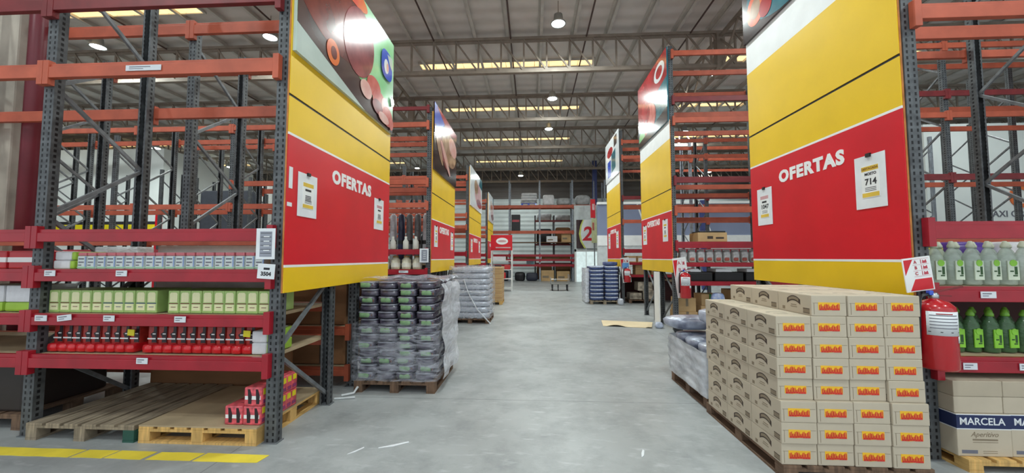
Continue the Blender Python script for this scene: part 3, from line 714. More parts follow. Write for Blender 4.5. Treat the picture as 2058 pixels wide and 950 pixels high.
b = MB(); b.box(0.004, 0.08, 0.0155, 0.02, 0.112, 0.124); b.box(0.05, 0.078, 0.0155, 0.02, 0.155, 0.165); b.build('white_lettering', WHITE, t)
for i in range(1, 9): dup(t, (-4.33 + 0.091 * i, 3.22 + R.uniform(-.005, .005), S3), '%s red and black packet from left in the left row, bottom shelf' % ORD[i])
for i in range(11): dup(t, (-3.43 + 0.0905 * i, 3.22 + R.uniform(-.005, .005), S3), '%s red and black packet from left in the right row, bottom shelf' % ORD[i])
for x, l in ((-3.59, 'yellow square sticker on the last packet of the left row'), (-2.52, 'yellow square sticker on the last packet of the right row')):
    b = MB(); b.poly([(x, S3 + 0.15), (x + 0.062, S3 + 0.146), (x + 0.064, S3 + 0.2), (x + 0.002, S3 + 0.204)], 'y', 3.208, 3.2145); tag(b.build('price_sticker', YTAG), l, 'sticker', 'yellow stickers on the red packets')
b = MB(); b.box(-4.34, -2.70, 4.155, 4.19, 0.0, 0.615); tag(b.build('dark_board', CARD_D), 'dark brown sheet standing in for shade and beams behind the two empty pallets', 'board')  # dark sheet put in for the shade and rear beams below the shelves
b = MB(); b.box(-4.34, -2.86, 4.165, 4.18, 0.616, 1.69); tag(b.build('backing_board', mat('white hardboard', (222, 224, 222), 0.6)), 'white hardboard sheet standing behind the goods of the nearest left rack', 'board')
# bay further left
RED_PACK = mat('red film pack', (186, 34, 44), 0.35)
for i, x in enumerate((-4.80, -5.14)):
    t = thing('red_white_pack', 'red pack with white band %s, far left top shelf' % ('beside the left upright', 'cut by the picture edge')[i], 'pack', (x, 3.22, S1), 'red packs in the far left bay')
    b = MB(); b.box(0, 0.32, 0, 0.3, 0, 0.165, 0.014); b.build('body', RED_PACK, t)
    b = MB(); b.box(0.0, 0.32, -0.003, 0.01, 0.06, 0.105); b.build('white_band', WHITE, t)
    t = thing('white_lime_pack', 'white pack with lime green base %s, far left middle shelf' % ('beside the left upright', 'cut by the picture edge')[i], 'pack', (x, 3.22, S2), 'white and lime packs in the far left bay')
    b = MB(); b.box(0, 0.32, 0, 0.3, 0.085, 0.235, 0.01); b.build('white_top', TISS, t)
    b = MB(); b.box(0, 0.32, -0.005, 0.305, 0, 0.085, 0.02); b.build('lime_base', LIME, t)
pallet('dark old pallet under the dark load in the far left bay', -6.2, 3.25, 1.6, 0.85, 0.14, WOOD_DARK)
b = MB(); b.box(-6.15, -4.68, 3.3, 4.0, 0.142, 0.60, 0.02); b.box(-6.1, -4.72, 3.35, 3.98, 0.60, 0.66, 0.02)
tag(b.build('dark_crate', mat('dark brown film load', (46, 38, 36), 0.5)), 'dark wrapped load on a pallet below the far left shelves', 'crate')
# red pack stack on pallet
RPACK = mat('pink red shrink pack', (216, 90, 100), 0.35, 0, 0.35, 22)
def shrink(x, y, z, label):
    t = thing('shrink_pack', label, 'pack', (x, y, z), 'shrink wrapped red and black packs')
    b = MB(); b.box(0, 0.155, 0, 0.24, 0, 0.155, 0.012); b.build('body', RPACK, t, smooth=True)
    for xx in (0.04, 0.11):
        b = MB(); b.poly([(xx, 0.02), (xx + 0.025, 0.02), (xx + 0.03, 0.08), (xx + 0.012, 0.14), (xx - 0.008, 0.14)], 'y', -0.002, 0.001); b.build('dark_print', RPK, t)
    b = MB(); b.box(0.01, 0.145, -0.0015, 0.001, 0.055, 0.085); b.build('white_print', WHITE, t)
    b = MB()
    for k in range(3): b.box(0.154, 0.157, 0.02 + k * 0.075, 0.07 + k * 0.075, 0.09, 0.14)
    b.build('yellow_print', YTAG, t)
    b = MB()
    for k in range(3): b.box(0.154, 0.157, 0.02 + k * 0.075, 0.07 + k * 0.075, 0.02, 0.05)
    b.build('magenta_print', mat('magenta print', (150, 60, 110), 0.4), t)
    return t
PZ = 0.149
s0 = shrink(-2.595, 3.13, PZ, 'single low red shrink pack left of the small stack on newer pallet')
for (x, y, z, l) in ((-2.435, 3.13, PZ, 'front lower red shrink pack of the small stack on newer pallet'), (-2.43, 3.13, PZ + .156, 'front upper red shrink pack of the small stack on newer pallet'),
                     (-2.435, 3.38, PZ, 'rear lower red shrink pack of the small stack'), (-2.433, 3.38, PZ + .156, 'rear upper red shrink pack of the small stack'),
                     (-2.595, 3.38, PZ, 'rear single red shrink pack left of the small stack')):
    dup(s0, (x, y, z), l)
# price tags on the red beams
TAGM = mat('price tag card', (216, 220, 226), 0.5, 0, 0.03, 20)
def tagcard(x, z, label, w=0.085, y=3.081, tilt=0.0):
    t = thing('price_tag', label, 'tag', (x, y, z), 'white price tags on the shelf edges')
    b = MB(); b.box(0, w, -0.004, 0.0, 0, 0.05); b.build('card', TAGM, t)
    b = MB(); b.box(w * .1, w * .7, -0.0046, -0.004, 0.03, 0.038); b.box(w * .1, w * .5, -0.0046, -0.004, 0.014, 0.02); b.build('print', GREY_INK, t)
    t.rotation_euler.y = tilt
tagcard(-4.24, 1.392, 'left price tag on the top red shelf edge of nearest left rack', 0.1)
tagcard(-3.58, 1.392, 'right price tag on the top red shelf edge of nearest left rack', 0.1)
tagcard(-4.30, 1.005, 'first price tag from left on the middle red shelf edge', 0.11)
tagcard(-4.09, 1.002, 'second price tag from left on the middle red shelf edge, crooked', 0.13, tilt=-0.12)
tagcard(-3.67, 1.008, 'third price tag from left on the middle red shelf edge', 0.1)
tagcard(-3.03, 1.005, 'fourth price tag from left on the middle red shelf edge', 0.1)
tagcard(-3.35, 0.655, 'lone price tag on the lowest red beam of nearest left rack', 0.1)
tagcard(-3.6, 3.205, 'long white location strip on the orange beam of nearest left rack', 0.33)
# notices on the front upright
def notice(x, y, z, w, h, label, face=FACE_NY, kind='grey', tilt=0.0):
    t = thing('paper_notice', label, 'notice', (x, y, z))
    b = MB(); b.box(-w / 2, w / 2, -0.003, 0, -h / 2, h / 2); b.build('sheet', PAPER, t)
    if kind == 'grey':
        b = MB(); b.box(-w * .3, w * .34, -0.004, -0.003, -h * .42, h * .4); b.build('grey_field', mat('notice grey', (150, 154, 166), 0.6), t)
        b = MB()
        for k in range(4): b.box(-w * .1, w * .2, -0.005, -0.004, h * (.22 - .15 * k), h * (.25 - .15 * k))
        b.build('white_lines', WHITE, t)
        b = MB()
        for k in range(6): b.box(-w * .26, w * .3, -0.0048, -0.004, h * (.34 - .13 * k), h * (.355 - .13 * k))
        b.build('dark_lines', INK, t)
    else:
        b = MB(); b.box(-w * .15, w * .2, -0.004, -0.003, h * .1, h * .25); b.add(txt('3504', h * 0.36, bold=0.002, depth=0.0008), T(0, -0.0035, -h * .18) @ FACE_NY); b.build('lettering', INK, t)
    t.rotation_euler.y = tilt
    return t
notice(-2.243, 3.068, 1.668, 0.165, 0.26, 'grey printed notice in a sleeve taped high on the nearest left upright')
notice(-2.23, 3.068, 1.437, 0.15, 0.125, 'small white number card below the grey notice on nearest left upright', kind='num', tilt=0.06)
# back run: brown cartons behind the orange beams
for i, (x0, x1, z0, z1, w) in enumerate(((-3.25, -2.30, 0.245, 0.60, 'right lower'), (-3.25, -2.30, 0.725, 1.62, 'right upper'), (-4.3, -3.30, 0.245, 0.60, 'left lower'), (-4.3, -3.30, 0.725, 1.30, 'left upper'))):
    t = thing('bulk_carton', '%s large dark brown carton behind the orange beams under the nearest panel' % w, 'carton', (x0, 4.60, z0), 'large brown cartons behind the nearest rack')
    b = MB(); b.box(0, x1 - x0, 0, 0.7, 0, z1 - z0, 0.012); b.build('body', CARD_D, t)
    b = MB(); b.box((x1 - x0) * .66, (x1 - x0) * .68, -0.004, 0.0, 0.01, z1 - z0 - 0.01); b.build('seam', DARKINK, t)
for z, w in ((0.24, 'lower'), (0.72, 'upper')):
    b = MB(); b.box(-4.33, -2.28, 4.545, 5.40, z - 0.04, z - 0.002); tag(b.build('shelf_board', PLYTOP), '%s board on the orange beams carrying the large brown cartons' % w, 'board', 'boards under the brown cartons')
b = MB(); b.tube([(-2.14, 4.22, 0.012), (-2.03, 4.28, 0.02), (-2.01, 4.34, 0.07)], 0.014, 6); b.tube([(-2.17, 4.12, 0.012), (-1.96, 4.17, 0.014)], 0.012, 6)
tag(b.build('film_scrap', mat('white film', (206, 210, 212), 0.35)), 'twisted scrap of white film on floor by the rear left upright', 'scrap')
# column and fire pipe at the far left edge
t = thing('hall_column', 'beige wrapped column with stacked rings at the left picture edge', 'column', (-6.72, 4.3, 0))
b = MB(); b.box(-0.02, 0.34, -0.08, 0.09, 0, 8.5, 0.02); b.build('shaft', mat('beige column paint', (196, 186, 172), 0.7, 0, 0.2, 2), t)
b = MB()
for k in range(26): b.lathe([(0.06, 0.0), (0.15, 0.03), (0.17, 0.08), (0.12, 0.13), (0.06, 0.15)], 14, (-0.16, -0.02, 0.3 + 0.27 * k))
b.build('ring_stack', mat('grey ring wrap', (150, 142, 132), 0.7, 0, 0.3, 5), t, smooth=True)
b = MB(); b.tube([(-6.22, 4.3, 0), (-6.22, 4.3, ROOF - 0.2)], 0.085, 14)
tag(b.build('riser_pipe', mat('maroon riser paint', (122, 44, 56), 0.4, 0, 0.08, 3), smooth=True), 'thick maroon riser pipe beside the beige column at left edge', 'pipe')

# ---------------------------------------------------------------- price sheets clipped to the panels
def price_sheet(side, X, y, z, w, h, label, price=None, head=GOLD, lines=3, headtxt=None):
    t = thing('price_sheet', label, 'price sheet', (X, y, z), None)
    F = FACE_PX if side > 0 else FACE_NX
    def q(u0, u1, v0, v1, d0, d1, name, m):
        b = MB(); b.box(u0, u1, v0, v1, d0, d1); o_b = b.b
        bmesh.ops.transform(o_b, matrix=F, verts=o_b.verts); return b.build(name, m, t)
    q(-w / 2, w / 2, -h / 2, h / 2, 0.002, 0.006, 'backing_sheet', PAPER)
    q(-w * .27, w * .3, -h * .3, h * .3, 0.006, 0.009, 'printed_sheet', WHITE)
    q(-w * .26, w * .29, h * .2, h * .29, 0.009, 0.0095, 'header_band', head)
    q(-w * .26, w * .29, -h * .29, -h * .21, 0.009, 0.0095, 'footer_band', GOLD)
    b = MB()
    if price: b.add(txt(price, h * 0.165, bold=0.002, depth=0.0006), F @ T(0.01, -h * 0.01, 0.0098))
    else:
        for k in range(4): b.add(MB().box(-w * .14, w * .16, -h * .02 - .035 * k * h, -h * .0 - .035 * k * h, 0.009, 0.0098).b.copy(), F)
    if headtxt: b.add(txt(headtxt[1], h * 0.07, bold=0.001, depth=0.0006), F @ T(0.01, h * 0.14, 0.0098))
    else: b.add(MB().box(-w * .15, w * .16, h * .1, h * .15, 0.009, 0.0098).b.copy(), F)
    for k in range(lines): b.add(MB().box(-w * .16, w * .2, -h * (.12 + .03 * k), -h * (.11 + .03 * k), 0.009, 0.0098).b.copy(), F)
    b.build('print', INK, t)
    if headtxt:
        b = MB(); b.add(txt(headtxt[0], h * 0.06, bold=0.001, depth=0.0006), F @ T(w * .015, h * 0.245, 0.0102)); b.build('header_lettering', mat('brown gold lettering', (150, 110, 30), 0.6), t)
    q(-0.022, 0.022, h * .46, h * .53, 0.004, 0.02, 'clip', BLACK)
    return t
price_sheet(1, -2.12, 3.43, 2.132, 0.30, 0.405, 'left price sheet clipped beside OFERTAS on the nearest left panel')
price_sheet(1, -2.12, 5.09, 2.147, 0.31, 0.42, 'right price sheet clipped at far edge of the nearest left panel', head=P_PINK)
price_sheet(-1, 3.0, 3.49, 2.228, 0.305, 0.475, 'large price sheet reading 714 on the nearest right panel', '714', headtxt=('DESTACADA', 'MOSTO'))
price_sheet(-1, 3.0, 5.02, 2.21, 0.30, 0.475, 'price sheet reading 1047 at far end of the nearest right panel', '1047', head=P_PINK)
price_sheet(1, -2.12, 8.2, 2.02, 0.30, 0.46, 'price sheet at near edge of the second left panel')
price_sheet(1, -2.12, 9.85, 1.98, 0.30, 0.46, 'price sheet at far edge of the second left panel')
price_sheet(1, -2.12, 13.1, 1.98, 0.35, 0.46, 'price sheet at near edge of the third left panel')
price_sheet(1, -2.12, 15.0, 1.98, 0.35, 0.46, 'price sheet at far edge of the third left panel')
price_sheet(-1, 3.02, 8.75, 2.17, 0.33, 0.5, 'price sheet at near edge of the second right panel')
price_sheet(-1, 3.02, 10.3, 2.15, 0.33, 0.5, 'price sheet at far edge of the second right panel')
price_sheet(-1, 3.02, 13.6, 2.2, 0.35, 0.6, 'price sheet at near edge of the third right panel')
price_sheet(-1, 3.02, 15.0, 2.2, 0.35, 0.6, 'price sheet at far edge of the third right panel')
b = MB(); b.box(-2.1195, -2.1175, 3.155, 3.205, 2.16, 2.35); tag(b.build('sticker_strip', PAPER), 'narrow upright white sticker at near edge of the nearest left panel', 'sticker')
b = MB(); b.box(-2.1195, -2.1175, 3.14, 3.205, 2.0, 2.035); tag(b.build('sticker_label', PAPER), 'tiny white sticker below the upright one on nearest left panel', 'sticker')

# ---------------------------------------------------------------- dark bags on a pallet (left of the aisle)
BAGD = mat('dark violet bag film', (104, 100, 118), 0.25, 0, 0.2, 9, coat=0.4, rgb2=(32, 27, 42), stretch=(1, 1, 2.5))  # pale patches paint highlights into the dark film colour
BAGP = mat('silver bag end film', (150, 154, 168), 0.28, 0.2, 0.25, 16)
BAGG = mat('green bag label', (128, 166, 120), 0.4, 0, 0.15, 24)
BAGB = mat('brown bag print', (120, 84, 66), 0.4, 0, 0.3, 24)
pallet('dark pallet under the wrapped stack of dark bags', -2.07, 4.36, 0.95, 1.0, 0.13, WOOD_DARK)
def dark_bag(x, y, z, label, v):
    t = thing('charcoal_bag', label, 'bag', (x, y, z), 'dark bags stacked on the left pallet')
    b = MB(); b.pillow(-0.109, 0.109, 0, 0.44, 0, 0.085, 0.27, 16, 8, 0.08, v); b.build('bag', BAGD, t, smooth=True)
    if v % 4 != 3:
        b = MB(); b.pillow(-0.092 + 0.012 * (v % 3), 0.052 + 0.012 * (v % 3), -0.010, 0.3, 0.012, 0.083, 0.3, 14, 8); b.build('green_label', BAGG, t, smooth=True)
        b = MB(); b.pillow(0.045 + 0.012 * (v % 3), 0.085, -0.003, 0.3, 0.010, 0.075, 0.5, 12, 6); b.build('brown_print', BAGB, t, smooth=True)
        b = MB(); b.pillow(-0.108, 0.10, -0.008, 0.2, 0.060, 0.0865, 0.45, 14, 6); b.build('silver_fold', BAGP, t, smooth=True)
    else:
        b = MB(); b.pillow(-0.109, 0.109, -0.006, 0.2, 0.066, 0.0865, 0.45, 14, 6); b.build('silver_fold', BAGP, t, smooth=True)
    return t
protos = {}
NB = 13
for r in range(NB):
    for c in range(4):
        for k in range(2):
            v = (c + 2 * r + 3 * k) % 4 if (r % 2) else (c * 3 + r) % 4
            if r % 2 == 0 and c == 3: v = 3
            if r % 2 == 1 and c == 0: v = 3
            x = -1.945 + c * 0.232 + (0.012 if r % 2 else -0.012); y = 4.40 + k * 0.475; z = 0.133 + r * 0.0875
            lab = '%s dark bag from left in %s layer from top, %s of left pallet' % (ORD[c], ORD[NB - 1 - r], ('front', 'back')[k])
            if v in protos: dup(protos[v], (x + R.uniform(-.001, .001), y + R.uniform(-.006, .004), z), lab, R.uniform(-.008, .008))
            else: protos[v] = dark_bag(x, y, z, lab, v)
def wrap(name, label, x0, x1, y0, y1, z0, z1, m, seed=0, open_top=True, amp=0.012):
    rr = random.Random(seed); b = bmesh.new(); N, Z = 40, 14
    ph = [rr.uniform(0, 6.28) for _ in range(6)]
    per = 2 * (x1 - x0 + y1 - y0); rings = []
    for j in range(Z + 1):
        z = z0 + (z1 - z0) * j / Z; ring = []
        for i in range(N):
            s_ = per * i / N; w, d = x1 - x0, y1 - y0
            if s_ < w: p, nx, ny = (x0 + s_, y0), 0, -1
            elif s_ < w + d: p, nx, ny = (x1, y0 + s_ - w), 1, 0
            elif s_ < 2 * w + d: p, nx, ny = (x1 - (s_ - w - d), y1), 0, 1
            else: p, nx, ny = (x0, y1 - (s_ - 2 * w - d)), -1, 0
            a = amp * (0.9 + math.sin(i * 1.7 + ph[0] + j * .5) * .5 + math.sin(j * 1.9 + i * .4 + ph[1]) * .6)
            ring.append(b.verts.new((p[0] + nx * a, p[1] + ny * a, z)))
        rings.append(ring)
    for a, c in zip(rings, rings[1:]):
        for i in range(N): b.faces.new((a[i], a[(i + 1) % N], c[(i + 1) % N], c[i]))
    if not open_top:
        b.faces.new(rings[-1])
    mb = MB(); mb.b.free(); mb.b = b
    o = mb.build(name, m, smooth=True); return tag(o, label, 'wrap')
FILM = film_mat('clear stretch film', (216, 220, 232), (0.04, 0.42), scale=4.0, stretch=(1, 1, 4))
FILM2 = film_mat('milky stretch film', (224, 229, 240), (0.55, 0.92), scale=4.0, stretch=(1, 1, 3))
FILM3 = film_mat('pale bag film', (196, 202, 218), (0.7, 0.95))
wrap('stretch_wrap', 'clear stretch film around lower layers of the dark bags', -2.098, -1.10, 4.368, 5.39, 0.132, 0.79, FILM, 1)
t = thing('plastic_sheet', 'milky plastic sheet hanging over the aisle side of the dark bag stack', 'plastic', (-1.062, 4.42, 0))
def crinkle(nu, nv, fn):
    b = bmesh.new(); g = [[b.verts.new(fn(i / nu, j / nv)) for i in range(nu + 1)] for j in range(nv + 1)]
    for j in range(nv):
        for i in range(nu): b.faces.new((g[j][i], g[j][i + 1], g[j + 1][i + 1], g[j + 1][i]))
    m = MB(); m.b.free(); m.b = b; return m
crinkle(24, 20, lambda u, v: (0.016 * math.sin(9 * u + 7 * v) + 0.012 * math.sin(23 * v) + 0.02 - 0.03 * (v > .95), 0.93 * u, 0.14 + 1.10 * v + 0.008 * math.sin(14 * u))).build('hanging_side', FILM2, t, smooth=True)
crinkle(24, 20, lambda u, v: (-0.96 + 0.975 * u, 0.93 * v, 1.305 + 0.010 * math.sin(17 * u + 5 * v) + 0.008 * math.sin(19 * v) - 0.03 * (u > .97))).build('top_cover', film_mat('bluish clear film', (200, 208, 226), (0.25, 0.7), scale=5.0), t, smooth=True)

# ---------------------------------------------------------------- silver wrapped pallet
SILV = mat('silver bag film', (192, 198, 210), 0.3, 0.25, 0.12, 8)
pallet('pallet under the silver wrapped load by the second left panel', -1.95, 8.98, 0.93, 1.0, 0.12, WOOD_DARK)
for r in range(9):
    for k in range(2):
        b = MB(); b.pillow(-1.955, -1.02, 8.98 + 0.49 * k, 9.46 + 0.49 * k, 0.123 + 0.1335 * r, 0.123 + 0.1335 * (r + 1), 0.35, 24, 8, 0.015, r * 2 + k)
        tag(b.build('silver_bag', SILV, smooth=True), '%s silver bag from the top, %s of the silver pallet' % (ORD[8 - r], ('front side', 'far side')[k]), 'bag', 'silver bags on the wrapped pallet')
wrap('stretch_wrap', 'crumpled clear film around the silver bag pallet', -1.975, -1.0, 8.95, 9.98, 0.122, 1.36, film_mat('thin clear film', (226, 230, 240), (0.04, 0.5)), 4, False, 0.014)
b = MB(); b.tube([(-1.62, 8.90, 1.05), (-1.52, 8.89, 0.75), (-1.3, 8.88, 0.35), (-0.98, 8.86, 0.02)], 0.014, 6); b.tube([(-1.95, 8.90, 0.68), (-1.52, 8.89, 0.76), (-1.1, 8.90, 0.72)], 0.010, 6)
tag(b.build('film_strand', film_mat('white film strand', (232, 236, 242), (0.6, 0.95))), 'white twisted film strand crossing the front of the silver pallet', 'film')
# ---------------------------------------------------------------- brown carton pallet
pallet('pallet under the brown carton stack beyond the silver load', -1.95, 12.6, 0.94, 0.95, 0.12, WOOD_NEW)
t = None
for r in range(7):
    for c in range(3):
        for k in range(2):
            lab = '%s brown carton from left, %s layer from top, %s row of tan stack' % (ORD[c], ORD[6 - r], ('front', 'rear')[k])
            p = (-1.95 + 0.313 * c, 12.6 + 0.47 * k, 0.122 + 0.159 * r)
            if t is None:
                t = thing('brown_carton', lab, 'carton', p, 'tan cartons stacked on a pallet')
                b = MB(); b.box(0.002, 0.311, 0.002, 0.468, 0, 0.157, 0.006); b.build('body', CARD_W, t)
                b = MB(); b.box(0.0, 0.312, 0.0, 0.47, 0.098, 0.112); b.build('printed_band', mat('brown band print', (164, 120, 84), 0.8), t)
            else: dup(t, p, lab)
# ---------------------------------------------------------------- display stand
STANDW = mat('white stand enamel', (226, 228, 226), 0.4)
t = thing('display_stand', 'white wire display stand with red header far down the aisle', 'stand', (-1.92, 17.7, 0))
for x in (0, 0.95):
    for y in (0, 0.5):
        b = MB(); b.box(x - 0.025, x + 0.025, y - 0.025, y + 0.025, 0, 2.0 if y else 2.6); b.build('leg', STANDW, t)
for z in (0.12, 0.55, 0.98, 1.4): b = MB(); b.box(0, 0.95, 0, 0.5, z, z + 0.03); b.build('shelf', STANDW, t)
h = MB().box(-0.03, 0.98, -0.04, 0, 1.9, 2.62, 0.01).build('header', PANEL_RED, t)
b = MB(); b.poly([(0.5 + 0.28 * math.cos(2 * PI * k / 28), 2.33 + 0.16 * math.sin(2 * PI * k / 28)) for k in range(28)], 'y', -0.05, -0.04); b.build('white_oval', WHITE, h)
b = MB(); b.poly([(0.5 + 0.2 * math.cos(2 * PI * k / 28), 2.33 + 0.05 * math.sin(2 * PI * k / 28)) for k in range(28)], 'y', -0.055, -0.05); b.build('oval_print', P_PINK, h)
b = MB(); b.box(0.2, 0.9, -0.05, -0.04, 2.0, 2.06); b.build('header_print', P_PINK, h)
for i, (x, z, rgb, w, hh, l) in enumerate(((0.35, 0.58, (200, 20, 34), 0.3, 0.28, 'red'), (0.05, 1.01, (60, 50, 60), 0.4, 0.2, 'dark'), (0.6, 1.01, (200, 60, 60), 0.28, 0.2, 'pale red'), (0.08, 0.15, (120, 130, 90), 0.5, 0.3, 'olive'), (0.05, 1.43, (210, 206, 212), 0.6, 0.18, 'white'), (0.05, 0.58, (80, 40, 44), 0.25, 0.22, 'maroon'))):
    b = MB(); b.box(-1.92 + x, -1.92 + x + w, 17.73, 18.1, z + 0.001, z + hh, 0.02); tag(b.build('stand_goods', mat('stand goods ' + l, rgb, 0.4)), '%s pack on a shelf of the display stand' % l, 'pack', 'packs on the display stand')
# ---------------------------------------------------------------- trolley
t = thing('platform_trolley', 'low grey platform trolley with black wheels at the aisle end', 'trolley', (0.86, 17.95, 0))
b = MB(); b.box(0, 0.86, 0, 0.55, 0.30, 0.34, 0.008); b.build('platform', mat('grey trolley deck', (128, 128, 124), 0.5), t)
b = MB(); b.tube([(0.02, 0.02, 0.32), (0.0, 0.02, 0.62), (0.0, 0.53, 0.62), (0.02, 0.53, 0.32)], 0.014, 6); b.tube([(0.84, 0.02, 0.32), (0.86, 0.02, 0.75), (0.86, 0.53, 0.75), (0.84, 0.53, 0.32)], 0.014, 6); b.tube([(0, 0.02, 0.55), (0.86, 0.02, 0.55)], 0.01, 6); b.build('rail', CHROME, t)
for x, y in ((0.08, 0.06), (0.78, 0.06), (0.08, 0.5), (0.78, 0.5), (0.34, 0.03)):
    w = MB(); w.tube([(x - 0.02, y, 0.085), (x + 0.02, y, 0.085)], 0.085, 14); w.build('wheel', BLACK, t)
    w = MB(); w.box(x - 0.03, x + 0.03, y - 0.02, y + 0.02, 0.12, 0.30); w.build('fork', INK, t)
# ---------------------------------------------------------------- blue bag pallet
BLUEB = mat('blue bag film', (66, 84, 134), 0.35, 0, 0.25, 10, coat=0.2); WHB = mat('pale bag print', (190, 200, 222), 0.35, 0, 0.2, 14)
pallet('pallet under the blue bag stack on the right of the aisle', 1.93, 12.9, 0.98, 1.0, 0.12, WOOD_OLD)
t = None
for r in range(9):
    for c in range(2):
        for k in range(2):
            lab = '%s blue bag, %s layer from top, %s row of the blue stack' % (('left', 'right')[c], ORD[8 - r], ('front', 'rear')[k])
            p = (1.93 + 0.49 * c + R.uniform(-.004, .004), 12.9 + 0.5 * k, 0.122 + 0.128 * r)
            if t is None:
                t = thing('blue_bag', lab, 'bag', p, 'blue bags stacked on the right pallet')
                b = MB(); b.pillow(0.012, 0.478, 0.01, 0.48, 0, 0.125, 0.42, 18, 8, 0.02, 3); b.build('bag', BLUEB, t, smooth=True)
                b = MB(); b.pillow(0.02, 0.47, -0.004, 0.4, 0.07, 0.1255, 0.4, 18, 6); b.build('pale_print', WHB, t, smooth=True)
            else: dup(t, p, lab)
b = MB(); b.pillow(2.42, 2.9, 12.95, 13.5, 1.275, 1.42, 0.5, 16, 8, 0.08, 5); tag(b.build('blue_bag', BLUEB, smooth=True), 'loose slumped blue bag lying on top of the blue stack', 'bag')
wrap('stretch_wrap', 'milky film around far side of the blue bag stack', 1.80, 1.90, 13.0, 13.95, 0.05, 1.2, FILM2, 6)
b = MB(); b.pillow(2.8, 3.0, 12.62, 12.84, 0.0, 0.22, 0.7, 12, 6, 0.2, 2); tag(b.build('film_scrap', FILM2, smooth=True), 'crumpled film heap at right foot of the blue bag pallet', 'scrap')
# ---------------------------------------------------------------- cardboard sheet on the floor
b = bmesh.new(); N, M = 24, 8; g = []
for j in range(M + 1):
    row = []
    for i in range(N + 1):
        u, v = i / N, j / M
        x = 1.60 + 1.02 * u + 0.16 * v * u + 0.1 * v; y = 8.80 - 0.22 * u + 0.78 * v
        z = 0.004 + 0.035 * max(0, math.sin(PI * min(1, max(0, (u - 0.08) / 0.4)))) * (1 - v) + 0.02 * u * (1 - v) * (u > .9)
        row.append(b.verts.new((x, y, z)))
    g.append(row)
for j in range(M):
    for i in range(N): b.faces.new((g[j][i], g[j][i + 1], g[j + 1][i + 1], g[j + 1][i]))
ret = bmesh.ops.extrude_face_region(b, geom=b.faces[:])
bmesh.ops.translate(b, vec=(0, 0, 0.005), verts=[v for v in ret['geom'] if isinstance(v, bmesh.types.BMVert)])
mb = MB(); mb.b.free(); mb.b = b; tag(mb.build('cardboard_sheet', mat('cream cardboard', (226, 208, 172), 0.75, 0, 0.05, 3)), 'flat cream cardboard sheet with curled edge lying on the aisle floor', 'cardboard')
b = MB(); b.pillow(2.70, 2.88, 8.55, 8.72, 0.0, 0.13, 0.7, 12, 6, 0.2, 9); tag(b.build('plastic_scrap', WHB, smooth=True), 'crumpled white blue plastic at the foot of second right rack', 'scrap')
b = MB(); b.pillow(2.93, 3.12, 8.05, 8.28, 0.0, 0.2, 0.7, 12, 6, 0.2, 19); tag(b.build('plastic_scrap', BLACK, smooth=True), 'crumpled black film by the second right rack upright', 'scrap')
for i, (x, y, l, w, l2) in enumerate(((-1.15, 3.16, 0.22, 0.03, 'thin curved white scrap on the near aisle floor'), (-1.42, 3.05, 0.09, 0.02, 'short white fleck on floor left of the curved scrap'), (0.87, 3.13, 0.05, 0.035, 'small pale crumb on the near floor right of centre'))):
    b = MB(); b.poly([(x - l / 2, y - 0.05), (x, y - w / 2), (x + l / 2, y + 0.06), (x + l / 2 - 0.01, y + 0.075), (x - 0.01, y + w / 2), (x - l / 2, y - 0.04)], 'z', 0.001, 0.004); tag(b.build('floor_scrap', PAPER), l2, 'scrap')

